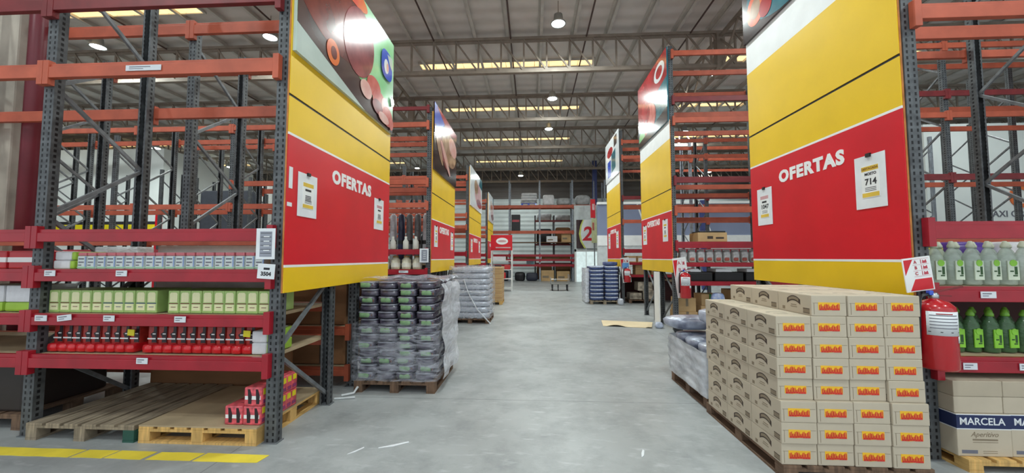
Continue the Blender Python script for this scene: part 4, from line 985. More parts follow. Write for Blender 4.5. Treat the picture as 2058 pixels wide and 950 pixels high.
# ---------------------------------------------------------------- carton stack at the right front
LOGO_Y = mat('yellow logo ground', (240, 186, 40), 0.6); LOGO_R = mat('red logo print', (206, 44, 38), 0.6)
pallet('wooden pallet under the big carton stack at the right', 1.75, 2.83, 1.0, 1.18, 0.10, WOOD_DARK)
BW, BD, BH = 0.2465, 0.372, 0.1475
def carton_proto(label, p):
    t = thing('logo_carton', label, 'carton', p, 'pale cartons with red logo on the right stack')
    b = MB(); b.box(0.003, BW - 0.003, 0.002, BD - 0.004, 0, BH - 0.001, 0.005); body = b.build('body', CARD, t)
    b = MB(); b.box(0.012, BW - 0.012, 0.0008, 0.004, BH * 0.62, BH * 0.632); b.box(0.020, 0.0225, 0.0008, 0.004, 0.012, BH * .62); b.build('flap_edge', LIGHTINK, body)
    t_ = MB(); x0, x1, z0, z1 = 0.050, 0.198, 0.040, 0.098
    t_.poly([(x0, z0 + .004), (x0 + .05, z0), (x1 - .02, z0 + .006), (x1, z0 + .004), (x1, z1 - .002), (x0, z1)], 'y', 0.0006, 0.004); t_.build('logo_ground', LOGO_Y, t)
    b = MB(); n = 8; w = (x1 - x0 - 0.008) / n; hs = (0.042, 0.032, 0.045, 0.042, 0.028, 0.045, 0.036, 0.048)
    for i in range(n):
        xx = x0 + 0.006 + w * i; h = hs[i]; zb = z0 + 0.002 + (0.002 if i in (3, 4) else 0)
        b.poly([(xx, zb), (xx + w * .92, zb), (xx + w * .92, zb + h * (.8 if i % 2 else 1)), (xx + w * .62, zb + h), (xx + w * .6, zb + .012), (xx + w * .4, zb + .012), (xx + w * .36, zb + h * .95), (xx, zb + h * .86)], 'y', -0.0002, 0.001)
    b.build('red_logo', LOGO_R, t)
    # side print: arched dark ribbon, small lines and a grey block, on both long sides
    for sgn, xf in ((-1, 0.0028), (1, BW - 0.0028)):
        def yy(u): return (BD / 2 + (-u if sgn < 0 else u))
        def X(d): return (xf - 0.0006 - d, xf + 0.002 - d) if sgn < 0 else (xf - 0.002 + d, xf + 0.0006 + d)
        b = MB(); arc = lambda u, base: base + 0.026 * (1 - (u / 0.072) ** 2)
        us = [-0.072 + 0.144 * i / 10 for i in range(11)]
        outer = [(yy(u), arc(u, 0.104)) for u in us]; inner = [(yy(u), arc(u, 0.066)) for u in us[::-1]]
        b.poly(outer + inner, 'x', *X(0)); b.build('arched_ribbon', DARKINK, t)
        b = MB(); us2 = [-0.054 + 0.108 * i / 8 for i in range(9)]
        b.poly([(yy(u), arc(u, 0.096)) for u in us2] + [(yy(u), arc(u, 0.076)) for u in us2[::-1]], 'x', *X(0.0008)); b.build('ribbon_lettering', LIGHTINK, t)
        b = MB()
        for u0, u1, z0_, z1_ in ((-0.03, 0.03, 0.058, 0.064), (-0.036, 0.036, 0.044, 0.049)):
            a, c = sorted((yy(u0), yy(u1))); b.box(*X(0), a, c, z0_, z1_)
        b.build('small_print', LIGHTINK, t)
        b = MB(); a, c = sorted((yy(-0.13), yy(-0.10))); b.box(*X(0), a, c, 0.016, 0.04); b.build('corner_print', LIGHTINK, t)
        b = MB(); a, c = sorted((yy(0.10), yy(0.165))); b.box(*X(0), a, c, 0.014, 0.05); b.build('data_block', LIGHTINK, t)
        b = MB(); b.box(*X(0.0006), a, c, 0.046, 0.05); b.box(*X(0.0006), a, c, 0.014, 0.018); b.build('data_rule', DARKINK, t)
    b = MB(); c_ = (BW / 2, BD / 2)
    b.poly([(c_[0] + 0.075 * math.cos(a), c_[1] + 0.06 * math.sin(a)) for a in [PI * i / 10 for i in range(11)]] + [(c_[0] + 0.05 * math.cos(a), c_[1] + 0.035 * math.sin(a)) for a in [PI * (1 - i / 10) for i in range(11)]], 'z', BH - 0.002, BH - 0.0004)
    b.box(c_[0] - 0.05, c_[0] + 0.05, c_[1] - 0.05, c_[1] - 0.042, BH - 0.002, BH - 0.0004); b.box(c_[0] - 0.04, c_[0] + 0.04, c_[1] - 0.075, c_[1] - 0.07, BH - 0.002, BH - 0.0004)
    b.build('top_print', mat('faint top print', (160, 152, 136), 0.8), t)
    return t
proto = None
LX = [R.uniform(-.007, .007) for _ in range(8)]; LY = [R.uniform(-.006, .006) - (0.012 if i < 3 else 0) for i in range(8)]; CY = [R.uniform(-.007, .007) for _ in range(13)]
for r in range(8):
    for c in range(4):
        if c == 0 and r == 7: continue
        for k in range(3):
            lab = 'logo carton, %s layer from floor, %s from left, %s row of right stack' % (ORD[r], ORD[c], ('front', 'middle', 'rear')[k])
            p = (1.742 + BW * c + LX[r] - (r - 4) * 0.001, 2.845 + BD * k + LY[r] + CY[(r * 4 + c) % 13] - 0.012 * (c == 3 and r < 4), 0.102 + BH * r)
            if proto is None: proto = carton_proto(lab, p)
            else: dup(proto, p, lab, R.uniform(-.002, .002))
# wrapped pallet beyond the cartons
pallet('dark pallet under the wrapped bags beyond the right carton stack', 1.78, 4.05, 1.0, 1.0, 0.12, WOOD_DARK)
BAGN = mat('navy and silver bag film', (186, 194, 212), 0.3, 0.1, 0.5, 5, coat=0.3, rgb2=(62, 68, 94)); BAGS = mat('pale bag end', (196, 204, 220), 0.3, 0.1, 0.3, 12)
def soft(x, y, z, w, d, h, label, seed, rz=0.0, m=None):
    t = thing('soft_bag', label, 'bag', (x, y, z), 'navy and silver bags on the right pallet', rz)
    b = MB(); b.pillow(0, w, 0, d, 0, h, 0.6, 18, 9, 0.07, seed); b.build('bag', m or BAGN, t, smooth=True)
    b = MB(); b.pillow(w * .04, w * .5, d * .08, d * .8, h * .3, h * 1.0, 0.7, 14, 8, 0.1, seed + 1); b.build('silver_print', BAGS, t, smooth=True)
    return t
for r in range(4):
    for k in range(3):
        for c in range(2): soft(1.79 + 0.49 * c, 4.06 + 0.335 * k, 0.123 + 0.130 * r, 0.46, 0.31, 0.122, 'bag, %s layer from floor, %s row, %s side of wrapped right pallet' % (ORD[r], ('near', 'middle', 'far')[k], ('aisle', 'rack')[c]), r * 7 + k * 2 + c)
wrap('stretch_wrap', 'milky stretch film around the bags beyond the right cartons', 1.765, 2.79, 4.035, 5.08, 0.122, 0.58, film_mat('wrinkled bright film', (220, 224, 230), (0.62, 0.95), scale=3.5, stretch=(1, 1, 2)), 11)
soft(1.72, 4.72, 0.66, 0.6, 0.42, 0.16, 'loose pale bag slumped toward the aisle on the wrapped right pallet', 31, 0.1)
soft(2.02, 4.2, 0.66, 0.62, 0.40, 0.13, 'lower of two loose bags piled against the carton stack', 33, -0.1)
soft(1.93, 4.22, 0.80, 0.6, 0.42, 0.17, 'upper of two loose bags piled against the carton stack', 35, 0.12)

# ---------------------------------------------------------------- extinguishers and their signs
EXT = mat('extinguisher red', (188, 24, 34), 0.22, 0, 0.06, 3, coat=0.5)
def extinguisher(x, y, z, label, hh=0.50, r=0.112):
    t = thing('fire_extinguisher', label, 'extinguisher', (x, y, z), None)
    b = MB(); b.lathe([(r * .9, 0), (r, 0.015), (r, hh * .84), (r * .96, hh * .9), (r * .7, hh * .965), (r * .3, hh * 1.0), (r * .22, hh * 1.02)], 32); b.build('cylinder', EXT, t, smooth=True)
    n = 12
    def arc(a0, a1, z0, z1, rr, name, m):
        b = MB(); o = []
        for i in range(n + 1):
            a = a0 + (a1 - a0) * i / n
            o.append([b.b.verts.new((math.cos(a) * q, math.sin(a) * q, zz)) for q, zz in ((rr, z0), (rr, z1), (rr - .002, z1), (rr - .002, z0))])
        for p_, q_ in zip(o, o[1:]):
            for k in range(4): b.b.faces.new((p_[k], q_[k], q_[(k + 1) % 4], p_[(k + 1) % 4]))
        return b.build(name, m, t, smooth=True)
    arc(-2.75, -0.95, hh * .50, hh * .84, r + .0015, 'paper_label', PAPER)
    for k in range(5): arc(-2.6, -1.2 + 0.1 * (k % 2), hh * (.60 + .045 * k), hh * (.612 + .045 * k), r + .0024, 'label_line', GREY_INK)
    arc(-2.3, -1.5, hh * .80, hh * .815, r + .0024, 'label_heading', P_RED)
    arc(-1.15, -0.6, hh * .40, hh * .49, r + .0015, 'small_tag', PAPER)
    arc(-PI, PI, hh * .545, hh * .555, r + .003, 'strap', BLACK)
    b = MB(); b.lathe([(0.028, hh * .99), (0.03, hh * 1.06), (0.02, hh * 1.10)], 14); b.build('valve', CHROME, t, smooth=True)
    b = MB(); b.bar((-0.03, 0, hh * 1.09), (0.17, -0.03, hh * 1.19), 0.022, 0.012); b.bar((-0.03, 0, hh * 1.06), (0.10, -0.02, hh * 1.05), 0.018, 0.01); b.build('lever', DARK_RED, t)
    b = MB(); b.box(-0.045, -0.015, -0.02, 0.01, hh * 1.06, hh * 1.13, 0.006); b.build('seal', P_BLUE, t)
    b = MB(); b.tube([(-0.02, 0, hh * 1.07), (-0.08, -0.01, hh * 1.06), (-r * 1.08, -0.02, hh * .98), (-r * 1.16, -0.02, hh * .8), (-r * 1.14, -0.01, hh * .45), (-r * 1.1, 0, hh * .2)], 0.013, 8); b.build('hose', BLACK, t, smooth=True)
    b = MB(); b.box(-0.02, 0.02, r - 0.002, r + 0.05, hh * .7, hh * .8); b.build('bracket', BRACE, t)
    return t
extinguisher(2.965, 2.985, 0.745, 'red fire extinguisher with paper label hanging in front of the right rack')
def vsign(x, y, z, w, h, label, tilt=0.12, rz=-0.1, icons=True):
    t = thing('extinguisher_sign', label, 'sign', (x, y, z), None, rz); t.rotation_euler.y = tilt
    b = MB(); b.box(-w / 2, w / 2, 0, 0.006, 0, h); b.build('board', WHITE, t)
    b = MB(); b.box(0, w / 2, 0.006, 0.012, 0, h); b.build('fold', WHITE, t)
    if h > 0.5: b = MB(); b.box(-0.09, -0.06, 0.006, 0.14, h * .55, h * .6); b.build('bracket', BRACE, t)
    b = MB()
    def P(pts, d=0.0): b.poly([(-w / 2 + u * w, v * h) for u, v in pts], 'y', -0.0015 - d, 0.0)
    P([(0.04, 0.95), (0.36, 0.95), (0.04, 0.50)]); P([(0.36, 0.36), (0.95, 0.36), (0.95, 0.03), (0.14, 0.03)])
    b.build('red_stripe', mat('sign red', (214, 30, 44), 0.4), t)
    if icons:
        b = MB()
        for j, ch in enumerate('ABC'):
            zc = h * (0.86 - 0.17 * j)
            b.add(txt(ch, h * 0.13, bold=0.001, depth=0.0005), T(-w * .06, -0.002, zc) @ FACE_NY)
            b.box(w * .14, w * .14 + 0.004, -0.002, 0, zc - h * .06, zc + h * .06); b.poly([(w * .2, zc - h * .05), (w * .36, zc - h * .05), (w * .34, zc + h * .05), (w * .27, zc + h * .01), (w * .22, zc + h * .05)], 'y', -0.002, 0)
        b.build('class_icon', mat('sign icon red', (190, 70, 84), 0.5), t)
        b = MB()
        for v in (0.945, 0.775, 0.605, 0.435): b.box(-w * .16, w * .42, -0.0018, 0, h * v, h * v + 0.002)
        b.build('icon_frame', mat('sign frame pink', (214, 150, 160), 0.5), t)
    return t
vsign(2.935, 3.04, 1.30, 0.225, 0.255, 'tilted red and white sign with A B C icons above the near extinguisher', -0.12, 0.1)
vsign(3.22, 8.26, 0.72, 0.30, 0.84, 'tall red and white extinguisher sign on the second right rack', -0.13, 0.15)
extinguisher(3.16, 8.06, 0.72, 'smaller red extinguisher in front of the second right rack upright', 0.52, 0.11)
vsign(3.20, 13.05, 0.72, 0.30, 0.84, 'distant red and white extinguisher sign on the third right rack', -0.1, 0.15)
extinguisher(3.16, 12.86, 0.74, 'distant red extinguisher on the third right rack upright', 0.45, 0.11)
b = MB(); b.box(3.02, 3.24, 12.97, 12.975, 1.20, 1.38); tag(b.build('blue_notice', mat('blue notice', (96, 156, 214), 0.5)), 'small blue notice above the distant extinguisher on third right rack', 'notice')

# ---------------------------------------------------------------- right rack goods
CLR = film_mat('clear pale bottle plastic', (200, 216, 204), (0.45, 0.72), 0.12, 4)
GRN = film_mat('green bottle plastic', (84, 122, 84), (0.66, 0.9), 0.12, 4)
LIMEC = mat('lime label', (140, 206, 60), 0.4); CAPW = mat('milky cap', (210, 218, 196), 0.4); CAPL = mat('lime cap', (126, 186, 66), 0.35); PALE = mat('pale green label', (212, 226, 206), 0.45)
LEAF = mat('dark green print', (44, 84, 40), 0.5)
def bottle(x, y, z, label, r, h, body, cap, lab, top, grp):
    t = thing('detergent_bottle', label, 'bottle', (x, y, z), grp)
    b = MB(); b.lathe([(r * .9, 0), (r, 0.01), (r, h * .56), (r * .92, h * .66), (r * .55, h * .79), (r * .38, h * .83), (r * .36, h * .86)], 20, (0, 0, 0), 1, 0.75); b.build('body', body, t, smooth=True)
    b = MB(); b.lathe([(r * .42, h * .85), (r * .43, h * .90), (r * .30, h * .95), (r * .19, h), (r * .10, h * 1.005)], 16); b.build('cap', cap, t, smooth=True)
    b = MB(); b.box(-r * .62, r * .62, -r * .75 - .004, -r * .70, h * .12, h * .55); b.build('label', lab, t)
    b = MB(); b.lathe([(r * .42, -0.002), (r * .42, 0.002)], 14); o = b.build('label_leaf', top, t); o.location = (0, -r * .75 - .005, h * .50); o.rotation_euler.x = PI / 2
    b = MB(); b.box(-r * .1, r * .4, -r * .75 - .005, -r * .75 - .004, h * .2, h * .23); b.box(r * .1, r * .42, -r * .75 - .005, -r * .75 - .004, h * .24, h * .42); b.box(-r * .4, 0, -r * .75 - .005, -r * .75 - .004, h * .30, h * .33); b.build('label_print', LEAF, t)
    return t
A = bottle(3.30, 3.30, 1.331, 'leftmost clear bottle, half behind the sign, on the upper right shelf', 0.062, 0.355, CLR, CAPW, PALE, LIMEC, 'clear bottles on the upper right shelf')
for i in range(1, 7): dup(A, (3.30 + 0.139 * i, 3.30 + R.uniform(-.01, .01), 1.331), '%s clear bottle from left in front row, upper right shelf' % ORD[i], R.uniform(-.15, .15))
for i in range(6): dup(A, (3.36 + 0.139 * i, 3.46, 1.331), '%s clear bottle from left in second row, upper right shelf' % ORD[i], R.uniform(-.3, .3))
Bt = bottle(3.29, 3.30, 0.796, 'leftmost dark green bottle, half behind extinguisher, lower right shelf', 0.060, 0.335, GRN, CAPL, LIMEC, LIMEC, 'green bottles on the lower right shelf')
for i in range(1, 7): dup(Bt, (3.29 + 0.132 * i, 3.30 + R.uniform(-.01, .01), 0.796), '%s dark green bottle from left in front row, lower right shelf' % ORD[i], R.uniform(-.15, .15))
for i in range(6): dup(Bt, (3.35 + 0.132 * i, 3.47, 0.796), '%s dark green bottle from left in second row, lower right shelf' % ORD[i], R.uniform(-.3, .3))
for i, (x, w, rgb, l) in enumerate(((3.28, 0.22, (196, 190, 150), 'cream'), (3.52, 0.2, (226, 214, 70), 'yellow'), (3.74, 0.42, (84, 50, 150), 'purple'), (4.18, 0.34, (226, 226, 230), 'white'), (4.54, 0.3, (96, 60, 156), 'violet'))):
    b = MB(); b.pillow(x, x + w, 3.60, 3.92, 1.328, 1.70, 0.4, 16, 8, 0.05, i); tag(b.build('soft_pack', mat('soft pack ' + l, rgb, 0.3, 0, 0.2, 10, coat=0.3), smooth=True), '%s film pack standing behind the clear bottles on upper right shelf' % l, 'pack', 'film packs behind the clear bottles')
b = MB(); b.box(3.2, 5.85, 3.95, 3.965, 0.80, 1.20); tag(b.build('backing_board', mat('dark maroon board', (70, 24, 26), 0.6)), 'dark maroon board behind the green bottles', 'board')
tagcard(3.42, 1.243, 'price tag on the upper red edge under the clear bottles', 0.11, 3.101)
tagcard(3.26, 0.705, 'price tag beside the extinguisher on the lower red edge', 0.1, 3.101)
tagcard(3.66, 0.705, 'right price tag on the lower red edge under the green bottles', 0.11, 3.101)
# floor cartons with blue band
NAVY = mat('navy band print', (32, 44, 88), 0.6)
pallet('pallet under the blue banded cartons at bottom right', 3.152, 3.0, 1.2, 0.95, 0.09, WOOD_NEW)
def marcela(x, y, z, label):
    t = thing('banded_carton', label, 'carton', (x + 0.149, y + 0.055, z), 'blue banded cartons at bottom right')
    w, h = 0.380, 0.305
    b = MB(); b.box(0.001, w - 0.001, 0, 0.42, 0, h, 0.006); b.build('body', CARD, t)
    b = MB(); b.box(0, w, -0.001, 0.421, h - 0.105, h - 0.008); b.build('blue_band', NAVY, t)
    b = MB(); b.box(0, w, -0.0012, 0.4, h - 0.008, h - 0.002); b.box(0, w, -0.0012, 0.4, h - 0.112, h - 0.105); b.build('white_edge', PAPER, t)
    b = MB(); b.add(txt('MARCELA', 0.072, bold=0.001, depth=0.0006), T(w * .47, -0.0015, h - 0.056) @ FACE_NY); b.build('lettering', PAPER, t)
    b = MB(); b.add(txt('Aperitivo', 0.05, depth=0.0006, shear=0.35), T(w * .5, -0.0008, h - 0.148) @ FACE_NY); b.box(w * .28, w * .74, -0.0008, 0.001, h - 0.192, h - 0.18); b.box(w * .28, w * .74, -0.0008, 0.001, h - 0.206, h - 0.202); b.build('small_print', LIGHTINK, t)
    b = MB(); b.box(w * .07, w * .36, -0.0008, 0.001, 0.02, 0.045); b.build('data_block', mat('grey blue print', (110, 114, 130), 0.7), t)
    b = MB(); b.box(w * .46, w * .72, -0.0008, 0.001, 0.036, 0.04); b.box(w * .46, w * .72, -0.0008, 0.001, 0.022, 0.026); b.build('data_line', LIGHTINK, t)
    return t
M0 = marcela(2.985, 2.995, 0.092, 'left blue banded carton in the lower layer at bottom right')
dup(M0, (3.517, 3.055, 0.092), 'second blue banded carton from left in the lower layer')
dup(M0, (3.900, 3.05, 0.092), 'third blue banded carton from left, cut by the picture edge')
for i, (x, l) in enumerate(((3.134, 'left plain carton'), (3.481, 'second plain carton'), (3.828, 'third plain carton'))):
    t = thing('plain_carton', l + ' resting on the blue banded cartons at bottom right', 'carton', (x, 3.06, 0.399), 'plain cartons over the blue banded ones')
    b = MB(); b.box(0.001, 0.342, 0, 0.4, 0, 0.12, 0.005); b.build('base', CARD, t)
    b = MB(); b.box(0.0, 0.343, -0.003, 0.403, 0.121, 0.235, 0.005); b.build('lid', mat('greyer cardboard', (182, 170, 150), 0.8, 0, 0.06, 3), t)

# second right rack goods
POUCH = mat('silver white pouch', (206, 208, 208), 0.3, 0.15, 0.2, 16); PRED = mat('pouch red print', (186, 96, 86), 0.4, 0, 0.3, 30)
t = None
for i in range(9):
    p = (3.32 + 0.188 * i, 8.5 + R.uniform(-.02, .02), 1.447); lab = '%s silver pouch from left on the second right rack shelf' % ORD[i]
    if t is None:
        t = thing('pouch', lab, 'pouch', p, 'silver pouches on the second right rack')
        b = MB(); b.pillow(-0.078, 0.078, 0, 0.14, 0, 0.27, 0.45, 16, 8, 0.03, 3); b.build('body', POUCH, t, smooth=True)
        b = MB(); b.box(-0.075, 0.075, 0.05, 0.09, 0.255, 0.285); b.build('top_seal', POUCH, t)
        b = MB(); b.pillow(-0.07, 0.05, -0.006, 0.1, 0.03, 0.12, 0.5, 14, 6); b.build('red_print', PRED, t, smooth=True)
    else: dup(t, p, lab, R.uniform(-.08, .08))
for i, x in enumerate((3.3, 3.95, 4.6)):
    t = thing('black_tray', '%s black tray with pale lid on the lower shelf, second right rack' % ('left', 'middle', 'right')[i], 'tray', (x, 8.45, 1.042), 'black trays on the second right rack')
    b = MB(); b.box(0, 0.6, 0, 0.5, 0, 0.2, 0.03); b.build('tray', BLACK, t)
    b = MB(); b.poly([(0.02, 0.205), (0.36, 0.205), (0.30, 0.27), (0.02, 0.27)], 'y', 0.0, 0.4); b.build('pale_insert', PAPER, t)
t = thing('carton_box', 'tan carton with a black rim on the top red beam, second right rack', 'carton', (3.60, 8.43, 1.902))
b = MB(); b.box(0, 0.62, 0, 0.45, 0, 0.2, 0.008); b.build('body', CARD_W, t)
b = MB(); b.box(0.05, 0.6, 0.02, 0.43, 0.2, 0.235, 0.01); b.build('black_rim', BLACK, t)
b = MB(); b.box(0.2, 0.32, -0.002, 0, 0.06, 0.12); b.box(0.38, 0.55, -0.002, 0, 0.06, 0.1); b.build('print', DARKINK, t)
for i, (x, y, z, w, d, h, l) in enumerate(((3.2, 8.6, 0.0, 0.42, 0.5, 0.36, 'lower tan carton on the floor under second right rack, by upright'), (3.22, 8.62, 0.361, 0.38, 0.46, 0.3, 'upper tan carton under the second right rack, by upright'), (3.70, 8.6, 0.0, 0.6, 0.5, 0.5, 'wide tan carton on floor under second right rack'), (4.35, 8.55, 0.0, 0.6, 0.5, 0.85, 'tall carton under the second right rack beside the blue bag'), (3.72, 8.62, 0.501, 0.4, 0.4, 0.25, 'tan carton with green tape on the wide carton'))):
    t = thing('tan_carton', l, 'carton', (x, y, z), 'tan cartons under the second right rack')
    b = MB(); b.box(0, w, 0, d, 0, h, 0.008); b.build('body', CARD_W, t)
    b = MB(); b.box(w * .42, w * .56, -0.002, d, h * .4, h + 0.001); b.build('tape', mat('green tape', (60, 140, 70), 0.5) if 'green' in l else LIGHTINK, t)
b = MB(); b.pillow(4.13, 4.42, 8.42, 8.56, 0.50, 0.80, 0.7, 14, 8, 0.12, 3); b2 = b.build('blue_white_bag', mat('blue white film', (92, 130, 206), 0.3, 0, 0.4, 9, rgb2=(210, 214, 226)), smooth=True); b2.location = (-0.26, 0.02, 0.0); 
tag(b2, 'blue and white plastic bag resting against the cartons under second right rack', 'bag')
b = MB(); b.box(3.88, 4.2, 8.53, 8.6, 0.0, 0.499); tag(b.build('carton_slab', CARD_W), 'narrow carton slab standing before the wide carton, second right rack', 'carton')
b = MB(); b.box(2.945, 2.97, 9.05, 9.4, 0.0, 1.22); tag(b.build('white_board', WHITE), 'white board standing on edge below the second right panel', 'board')
# third right rack goods
for i in range(5):
    t = thing('small_carton', '%s tan white carton from left on the third right rack shelf' % ORD[i], 'carton', (3.25 + 0.36 * i, 13.25, 1.397), 'cartons on the third right rack shelf')
    b = MB(); b.box(0, 0.33, 0, 0.4, 0, 0.22, 0.006); b.build('body', CARD_W, t)
    b = MB(); b.box(0.03, 0.3, -0.003, 0, 0.03, 0.15); b.build('white_label', PAPER, t)
for i in range(2):
    for k in range(2):
        b = MB(); b.box(3.55 + 0.55 * k, 4.0 + 0.55 * k, 13.3, 13.7, 0.977 + 0.165 * i, 1.135 + 0.165 * i, 0.006); tag(b.build('tan_carton', CARD_W), '%s %s tan carton on the second shelf of third right rack' % (('lower', 'upper')[i], ('left', 'right')[k]), 'carton', 'tan cartons on the third right rack')
for i, (x, z, w, h, l) in enumerate(((3.35, 0.12, 0.4, 0.22, 'lower left'), (3.8, 0.12, 0.5, 0.3, 'lower right'), (3.62, 0.42, 0.5, 0.3, 'upper'))):
    b = MB(); b.box(x, x + w, 13.3, 13.8, z + 0.002, z + h, 0.02); tag(b.build('pale_pack', mat('pale mixed pack', (190, 178, 160), 0.5, 0, 0.4, 7)), '%s pale pack on the pallet under third right rack' % l, 'pack', 'pale packs under the third right rack')
pallet('pallet with pale packs under the third right rack', 3.3, 13.25, 1.1, 0.9, 0.12, WOOD_DARK)
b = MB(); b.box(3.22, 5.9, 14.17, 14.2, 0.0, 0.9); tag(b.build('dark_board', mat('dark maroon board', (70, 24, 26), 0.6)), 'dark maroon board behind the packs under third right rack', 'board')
b = MB(); b.box(2.93, 3.025, 13.5, 14.1, 0.0, 1.23, 0.03); tag(b.build('black_wrap_bundle', BLACK), 'black wrapped bundle between the blue bags and third right rack', 'bundle')
# second left rack goods
JAR = mat('pale jar', (206, 200, 176), 0.3, 0, 0.2, 14); JARC = mat('white jar label', (230, 228, 214), 0.5)
t = None
for i in range(8):
    p = (-4.1 + 0.235 * i, 7.98, 1.307); lab = '%s pale jar from left on the second left rack shelf' % ORD[i]
    if t is None:
        t = thing('jar', lab, 'jar', p, 'pale jars on the second left rack')
        b = MB(); b.lathe([(0.09, 0), (0.1, 0.02), (0.1, 0.2), (0.06, 0.24), (0.055, 0.26)], 16); b.build('glass', JAR, t, smooth=True)
        b = MB(); b.lathe([(0.06, 0.255), (0.06, 0.285), (0.02, 0.29)], 14); b.build('lid', mat('gold brown lid', (176, 140, 80), 0.4), t)
        b = MB(); b.lathe([(0.102, 0.05), (0.102, 0.14)], 16); b.build('label', JARC, t)
    else: dup(t, p, lab)
for i, x in enumerate((-3.35, -3.0, -2.72, -2.5)):
    b = MB(); b.lathe([(0.055, 0), (0.06, 0.02), (0.06, 0.16), (0.025, 0.22), (0.028, 0.27), (0.01, 0.275)], 14, (x, 8.0, 1.736)); tag(b.build('white_bottle', mat('milky bottle', (206, 204, 196), 0.35), smooth=True), '%s small white bottle from left standing above the jars, second left rack' % ORD[i], 'bottle', 'small white bottles above the jars')
notice(-2.26, 7.80, 1.60, 0.19, 0.29, 'grey printed notice on the second left rack upright')
for i, x in enumerate((-4.1, -3.55, -2.8)): tagcard(x, 1.235, '%s price tag on the second left rack shelf edge' % ('left', 'middle', 'right')[i], 0.2, 7.822)
# tall rolls behind the second left rack
for i in range(10):
    x = -4.25 + 0.215 * i; m = (mat('navy roll wrap', (46, 52, 84), 0.35, 0, 0.2, 8), mat('pale roll wrap', (204, 206, 214), 0.35, 0, 0.15, 8), mat('grey roll wrap', (110, 112, 116), 0.4, 0, 0.2, 8))[(i * 2 + i // 3) % 3]
    t = thing('wrapped_roll', '%s upright wrapped roll from left behind the second left rack' % ORD[i], 'roll', (x, 9.62, 1.402), 'upright wrapped rolls behind the second left rack')
    b = MB(); b.lathe([(0.07, 0), (0.085, 0.03), (0.088, 0.7), (0.08, 1.24), (0.04, 1.28)], 12); b.build('roll', m, t, smooth=True)
    b = MB(); b.lathe([(0.0885, 0.5), (0.0885, 0.6)], 12); b.build('band', BLACK, t)
b = MB(); b.box(-4.33, -2.28, 9.38, 10.08, 0.0, 1.36, 0.02); tag(b.build('dark_load', mat('dark film load', (60, 56, 58), 0.5)), 'dark wrapped load under the upright rolls, second left rack', 'load')

# ---------------------------------------------------------------- far end goods
WRAPW = mat('white wrapped bundle', (226, 228, 232), 0.4, 0, 0.12, 5); WRAPG = mat('grey wrapped bundle', (176, 178, 180), 0.5, 0, 0.2, 5)
pallet_b = thing('blue_pallet', 'blue pallet under white bundles on the top level of far rack', 'pallet', (-0.75, 25.35, 5.086))
b = MB(); b.box(0, 1.05, 0, 0.9, 0.10, 0.13); b.build('deck', P_BLUE, pallet_b)
for x in (0, 0.45, 0.93): b = MB(); b.box(x, x + 0.12, 0, 0.9, 0, 0.10); b.build('runner', P_BLUE, pallet_b)
for i, z in enumerate((5.217, 5.40, 5.58, 5.76)):
    b = MB(); b.pillow(-0.80 + 0.02 * i, 0.33, 25.35, 26.25, z, z + 0.176, 0.3, 18, 6, 0.0, i); tag(b.build('white_bundle', WRAPW if i else WRAPG, smooth=True), '%s white bundle on the blue pallet, top of far rack' % ('lowest', 'second', 'third', 'topmost')[i], 'bundle', 'white bundles on the blue pallet')
for i, (x0, x1, h, l) in enumerate(((0.72, 1.48, 0.72, 'tall white wrapped load right of the middle far upright'), (1.66, 2.56, 0.5, 'low lumpy grey load near the right far upright'))):
    b = MB(); b.pillow(x0, x1, 25.35, 26.2, 5.086, 5.086 + h, 0.3 + 0.2 * i, 18, 8, 0.06, i + 9); tag(b.build('wrapped_load', (WRAPW, WRAPG)[i], smooth=True), l, 'load', 'wrapped loads on top of the far rack')
b = MB(); b.pillow(2.9, 3.9, 25.4, 26.1, 5.078, 5.80, 0.6, 18, 8, 0.08, 4); tag(b.build('wrapped_load', WRAPG, smooth=True), 'domed grey load right of the far rack above the numbered poster', 'load')
t = thing('black_display_case', 'black upright case on the middle level of the far rack', 'case', (-1.42, 25.4, 3.366))
b = MB(); b.box(0, 0.6, 0, 0.4, 0, 1.1, 0.02); b.build('case', BLACK, t)
b = MB(); b.box(0.06, 0.54, -0.004, 0, 0.6, 0.75); b.build('maroon_strip', P_RED, t)
for i, (x, z, w, h, m, l) in enumerate(((1.95, 2.601, 0.62, 0.6, CARD_W, 'tan carton near the right far upright'), (0.95, 2.601, 0.72, 0.40, WRAPW, 'white box right of the middle far upright'), (-2.9, 1.457, 1.2, 0.2, CARD_D, 'brown carton row on far left red shelf'), (-1.3, 1.457, 1.5, 0.2, CARD_D, 'brown carton row on the far middle red shelf'), (0.62, 1.457, 1.9, 0.2, CARD_D, 'brown carton row on the far right red shelf'), (-0.4, 1.102, 0.5, 0.24, P_TEAL, 'bluish pack on lower red shelf of far rack'),
                                            (0.58, 0.0, 0.85, 0.72, CARD_W, 'tan carton on floor right of the middle far upright'), (1.62, 0.0, 0.85, 0.66, CARD_W, 'tan carton on floor near the right far upright'))):
    t = thing('far_carton', l, 'carton', (x, 25.42, z), 'cartons in the far rack')
    b = MB(); b.box(0, w, 0, 0.6, 0, h, 0.01); b.build('body', m, t)
    b = MB(); b.box(w * .1, w * .6, -0.004, 0, h * .3, h * .5); b.build('print', LIGHTINK, t)
for i, (x, w, h) in enumerate(((-3.1, 0.9, 0.5), (-2.1, 0.5, 0.7), (-1.2, 0.7, 0.6), (-0.45, 0.8, 0.55))):
    b = MB(); b.pillow(x, x + w, 25.4, 26.0, 0, h, 0.45, 16, 8, 0.15, i); tag(b.build('dark_bundle', (BLACK, mat('navy bundle', (40, 44, 60), 0.5))[i % 2], smooth=True), '%s dark bundle from left on floor under the far rack' % ORD[i], 'bundle', 'dark bundles under the far rack')
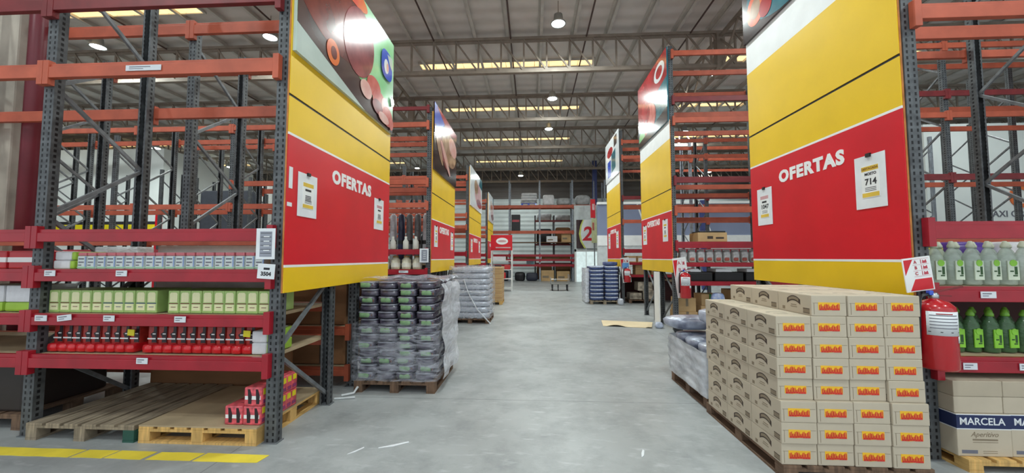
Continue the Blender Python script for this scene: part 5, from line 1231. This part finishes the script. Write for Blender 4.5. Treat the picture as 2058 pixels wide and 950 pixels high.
for i, (x, z, w, h, m, l) in enumerate(((0.3, 4.245, 1.1, 0.5, WRAPG, 'upper left'), (1.65, 4.245, 1.1, 0.4, WRAPG, 'upper right'), (0.3, 2.545, 1.1, 1.1, BLACK, 'lower left'), (1.65, 2.545, 1.1, 1.2, CARD_D, 'lower right'), (0.3, 0.002, 1.1, 1.0, CARD_D, 'floor level left'), (1.65, 0.002, 1.1, 1.05, CARD_D, 'floor level right'))):
    b = MB(); b.pillow(x, x + w, 27.25, 28.0, z, z + h, 0.25, 18, 8, 0.04, i); tag(b.build('stored_bundle', m, smooth=True), '%s stored bundle in the dark rack behind the far rack' % l, 'bundle', 'bundles in the dark rear rack')
# poster with the number
t = thing('number_poster', 'white round poster with red number at the aisle end', 'poster', (2.84, 24.6, 2.16))
b = MB(); b.box(0, 1.55, 0, 0.05, 0, 1.85); b.build('board', P_WHITE, t)
b = MB(); b.poly([(0, 0), (0.62, 0), (0.36, 0.45), (0.28, 0.95), (0.36, 1.5), (0.5, 1.85), (0, 1.85)], 'y', -0.004, 0); b.build('lime_ring', mat('lime poster print', (206, 214, 110), 0.4), t)
b = MB(); b.poly([(0, 0), (0.5, 0), (0.25, 0.45), (0.16, 0.95), (0.26, 1.5), (0.42, 1.85), (0, 1.85)], 'y', -0.008, -0.004); b.build('dark_corner', P_DARK, t)
b = MB(); b.add(txt('2', 1.25, bold=0.03, depth=0.004, shear=0.15), T(0.68, -0.006, 0.9) @ FACE_NY); b.build('number', mat('poster number red', (206, 30, 50), 0.4), t)
b = MB(); b.box(0.6, 0.64, 0.01, 0.05, -2.16, 0); b.build('leg', WHITE, t)
t = thing('hanging_banner', 'red banner over a pale green banner right of the number poster', 'banner', (3.72, 24.3, 0))
b = MB(); b.box(0, 0.30, 0, 0.03, 4.1, 5.3); b.build('red_banner', PANEL_RED, t)
b = MB(); b.box(0.05, 0.5, -0.02, 0.0, 2.5, 4.06); b.build('green_banner', mat('pale green banner', (192, 196, 150), 0.6), t)
b = MB(); b.box(0.1, 0.26, -0.006, 0, 4.6, 5.0); b.build('red_print', P_PINK, t)
b = MB(); b.box(0.1, 0.22, -0.024, -0.02, 3.3, 3.8); b.build('green_print', PRED, t)
b = MB(); b.box(0.2, 0.26, 0.03, 0.09, 0, 6.5); b.build('pole', BRACE, t)
b = MB(); b.box(4.25, 4.55, 26.6, 26.85, 0, 8.4, 0.01); tag(b.build('blue_column', mat('blue column paint', (62, 74, 130), 0.5)), 'dark blue steel column rising beyond the third right panel', 'column')
b = MB(); b.box(8.3, 8.5, 19.0, 19.2, 0, 4.4, 0.01); tag(b.build('blue_column', mat('blue column paint', (62, 74, 130), 0.5)), 'short blue column before the blue grey partition, right side', 'column')
b = MB(); b.box(-13.1, -11.15, 14.15, 14.85, 0.0, 4.2, 0.04); tag(b.build('tall_load', mat('dark slate film', (70, 74, 84), 0.5)), 'tall dark slate wrapped load standing in far bay of third left rack', 'load')
